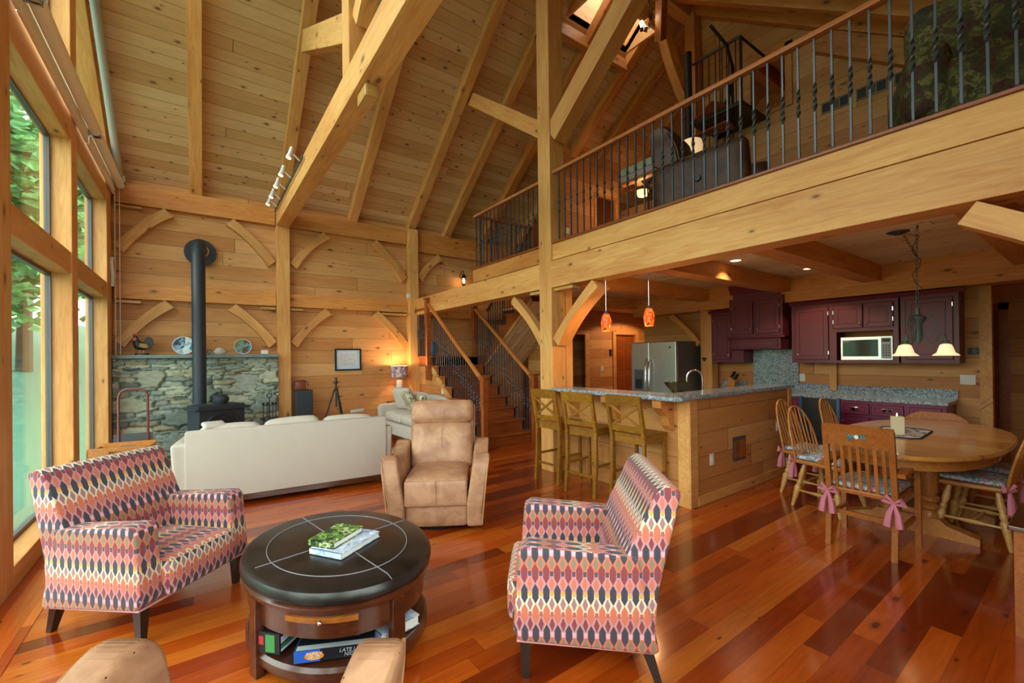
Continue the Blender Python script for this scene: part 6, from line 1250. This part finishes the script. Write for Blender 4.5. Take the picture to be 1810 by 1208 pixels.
for i in range(ns):
    a0, a1 = R(150 - 27 * i), R(150 - 27 * (i + 1)); z = 0.21 * (i + 1); Rr = 0.62
    bm = B(); prism(bm, [(0.05 * cos(a0), 0.05 * sin(a0)), (Rr * cos(a0), Rr * sin(a0)), (Rr * cos((a0 + a1) / 2), Rr * sin((a0 + a1) / 2)), (Rr * cos(a1), Rr * sin(a1)), (0.05 * cos(a1), 0.05 * sin(a1))], z - 0.02, z, 'z'); td = obj('tread', bm, 'stair', ss)
    bm = B(); tube(bm, [(0.05 * cos(a0), 0.05 * sin(a0), z - 0.03), (Rr * cos(a0), Rr * sin(a0), z - 0.03)], 0.012, 6); obj('tread_bracket', bm, 'black', td)
    for k in (0, 0.5):
        a = a0 + (a1 - a0) * k; bm = B(); tube(bm, [(Rr * cos(a), Rr * sin(a), z), (Rr * cos(a), Rr * sin(a), z + 0.85 + 0.21 * k)], 0.008, 5); obj('baluster', bm, 'black', ss)
bm = B(); tube(bm, [(0.62 * cos(R(150 - 27 * i)), 0.62 * sin(R(150 - 27 * i)), 0.21 * (i + 1) + 0.85) for i in range(ns + 1)], 0.022, 8); obj('handrail', bm, 'black', ss, True)
bm = B(); box(bm, (0.1, -0.75, 2.1), (0.85, 0.0, 2.16)); obj('landing_plate', bm, 'black', ss)
bm = B(); tube(bm, [(0.1, -0.02, 3.05), (0.1, -0.75, 3.05), (0.85, -0.75, 3.05)], 0.02, 6); tube(bm, [(0.1, -0.75, 2.16), (0.1, -0.75, 3.05)], 0.02, 6); obj('landing_rail', bm, 'black', ss)
for i in range(7): bm = B(); tube(bm, [(0.1, -0.08 - 0.1 * i, 2.16), (0.1, -0.08 - 0.1 * i, 3.05)], 0.008, 5); obj('baluster', bm, 'black', ss)
sb2 = thing('display_ledge', 'pale green and white horizontal ledge on the far loft wall', 'ledge', (6.86, 4.75, 5.05)); bm = B(); box(bm, (0, -0.6, 0), (0.1, 0.95, 0.13)); obj('upper_band', bm, plain('pale_green_paint', S('a9bfa6'), 0.6), sb2)
bm = B(); box(bm, (0, -0.6, -0.12), (0.08, 0.95, -0.01)); obj('lower_band', bm, plain('lilac_white_paint', S('b0a8a8'), 0.6), sb2); bm = B(); box(bm, (0.02, -0.62, -0.17), (0.14, 0.97, 0.15)); obj('backing_board', bm, 'timber_red', sb2)
fan = thing('ceiling_lamp', 'warm glowing ceiling lamp in the room beyond the loft', 'ceiling light', (7.4, 5.6, 4.85)); bm = B(); lathe(bm, [(0, -0.12), (0.09, -0.1), (0.14, 0), (0.05, 0.02), (0, 0.02)], 24); obj('glass_shade', bm, emit('amber_glow', (1.0, .5, .15), 2.2), fan, True)
bm = B(); tube(bm, [(0, 0, 0.02), (0, 0, 0.3)], 0.012, 6); obj('stem', bm, 'black', fan)
for i in range(4):
    a = R(90 * i + 20); bm = B(); box(bm, (0.1, -0.07, 0.08), (0.34, 0.07, 0.09), Matrix.Rotation(a, 4, 'Z')); obj('fan_blade', bm, 'walnut', fan)
l_ = bpy.data.lights.new('fan_glow', 'POINT'); l_.energy = 14; l_.color = (1, .5, .18); l_.shadow_soft_size = 0.1; lo = bpy.data.objects.new('fan_glow', l_); COL.objects.link(lo); lo.parent = fan; lo.location = (0, 0, -0.2)
hl = thing('rustic_hanging_lamp', 'rustic hanging lamp of wood blocks and bare bulbs at the top of the picture', 'hanging lamp', (5.32, 3.8, 6.22))
bm = B(); box(bm, (-0.05, -0.05, -0.2), (0.12, 0.05, 0.28), TR(0.08, -0.05, 0.02, R(25), R(-35), 0), 0.008); obj('wood_block', bm, 'oak_dark', hl)
bm = B(); box(bm, (-0.04, -0.04, -0.1), (0.04, 0.04, 0.25), TR(0.0, 0.1, 0.15, R(-20), R(30), 0), 0.008); obj('wood_block', bm, 'oak_dark', hl)
for x, y, z in ((-0.2, 0.05, -0.02), (0.1, -0.05, 0.08), (0.02, 0.14, 0.14)):
    bm = B(); bmesh.ops.create_uvsphere(bm, u_segments=12, v_segments=8, radius=0.03, matrix=Matrix.Translation((x, y, z))); lathe(bm, [(0, -0.08), (0.02, -0.08), (0.018, -0.03), (0, -0.03)], 10, (x, y, z)); obj('bulb', bm, 'bulb', hl, True)
    bm = B(); tube(bm, [(x, y, z - 0.1), (x * 0.7 + 0.03, y * 0.7, z - 0.1), (0, 0.02, 0.2)], 0.008, 6); lathe(bm, [(0, -0.12), (0.025, -0.11), (0.022, -0.07), (0, -0.07)], 10, (x, y, z)); obj('iron_arm', bm, 'black', hl, True)
bm = B(); tube(bm, [(0, 0.02, 0.2), (0, 0.2, 0.95)], 0.008, 6); obj('chain', bm, 'iron', hl)

# ================================================================ OUTSIDE THE GABLE
MT['grass'] = plain('lawn_green', S('3f6e58'), 0.9); MT['leaf'] = floral('summer_leaves', S('3f7a38'), [S('4f8a50'), S('2a5a3c'), S('6aa066'), S('3f7a5a')], 5); MT['bark'] = plain('tree_bark', S('4a3a2c'), 0.9)
gz = lambda x, y: -0.5 + 5.5 * max(0, (-x - 1.4) / 34) ** 1.6 + 0.13 * max(0, y - 9) + 0.12 * sin(x + y * 0.7)
bm = B(); nn = 24
gv = [[bm.verts.new((-1.4 - 34 * i / nn, -22 + 64 * j / nn, gz(-1.4 - 34 * i / nn, -22 + 64 * j / nn))) for j in range(nn + 1)] for i in range(nn + 1)]
for i in range(nn):
    for j in range(nn): bm.faces.new((gv[i][j], gv[i][j + 1], gv[i + 1][j + 1], gv[i + 1][j]))
o = obj('lawn', bm, 'grass', None, True); tag(o, 'green hillside lawn outside the glazed gable', 'grass', kind='stuff')
bm = B(); box(bm, (-20, -30, -0.8), (20, YN - 0.2, -0.6)); o = obj('lawn', bm, 'grass'); tag(o, 'flat lawn on the camera side of the house', 'grass', kind='stuff')
rn = random.Random(11)
def tree(label, x, y, z, h, r):
    t = thing('leafy_tree', label, 'tree', (x, y, z)); bm = B(); tube(bm, [(0, 0, -0.3), (0.05, 0.1, h * 0.5), (0, 0, h * 0.8)], [0.22, 0.15, 0.06], 8); obj('trunk', bm, 'bark', t, True)
    bm = B(); 
    for k in range(3200):
        a, b = rn.uniform(0, 2 * pi), rn.uniform(-1, 1); q = rn.uniform(0.55, 1.0) * r * (1 + 0.25 * sin(3 * a + x)); s_ = math.sqrt(1 - b * b)
        c = Vector((q * s_ * cos(a), q * s_ * sin(a), h * 0.62 + q * b * 1.25)); M = Matrix.Translation(c) @ Matrix.Rotation(rn.uniform(0, 6), 4, 'Z') @ Matrix.Rotation(rn.uniform(0, 6), 4, 'X'); e = rn.uniform(0.14, 0.3)
        vs = [bm.verts.new(M @ Vector(p)) for p in ((-e, 0, 0), (0, -e * 0.6, 0.05), (e, 0, 0), (0, e * 0.6, 0.05))]; bm.faces.new(vs)
    obj('foliage', bm, 'leaf', t)
for i, (x, y, h, r) in enumerate(((-4.6, 15.5, 8, 2.4), (-4.8, 21.5, 9, 2.8), (-7.5, 27, 10, 3.2), (-9.5, 19, 10, 3.2), (-8.5, 11.5, 8.5, 2.8), (-6, 34, 12, 3.6), (-13.5, 25, 11, 3.8))):
    tree(['leafy tree closest to the gable glass, outside', 'leafy tree seen low behind the narrow corner bay', 'distant leafy tree beyond the hearth corner window', 'tall leafy tree in the second row behind the glass', 'leafy tree beside the edge post outside', 'farthest leafy tree on the hill', 'leafy tree high on the hill outside the gable'][i], x, y, gz(x, y), h, r)
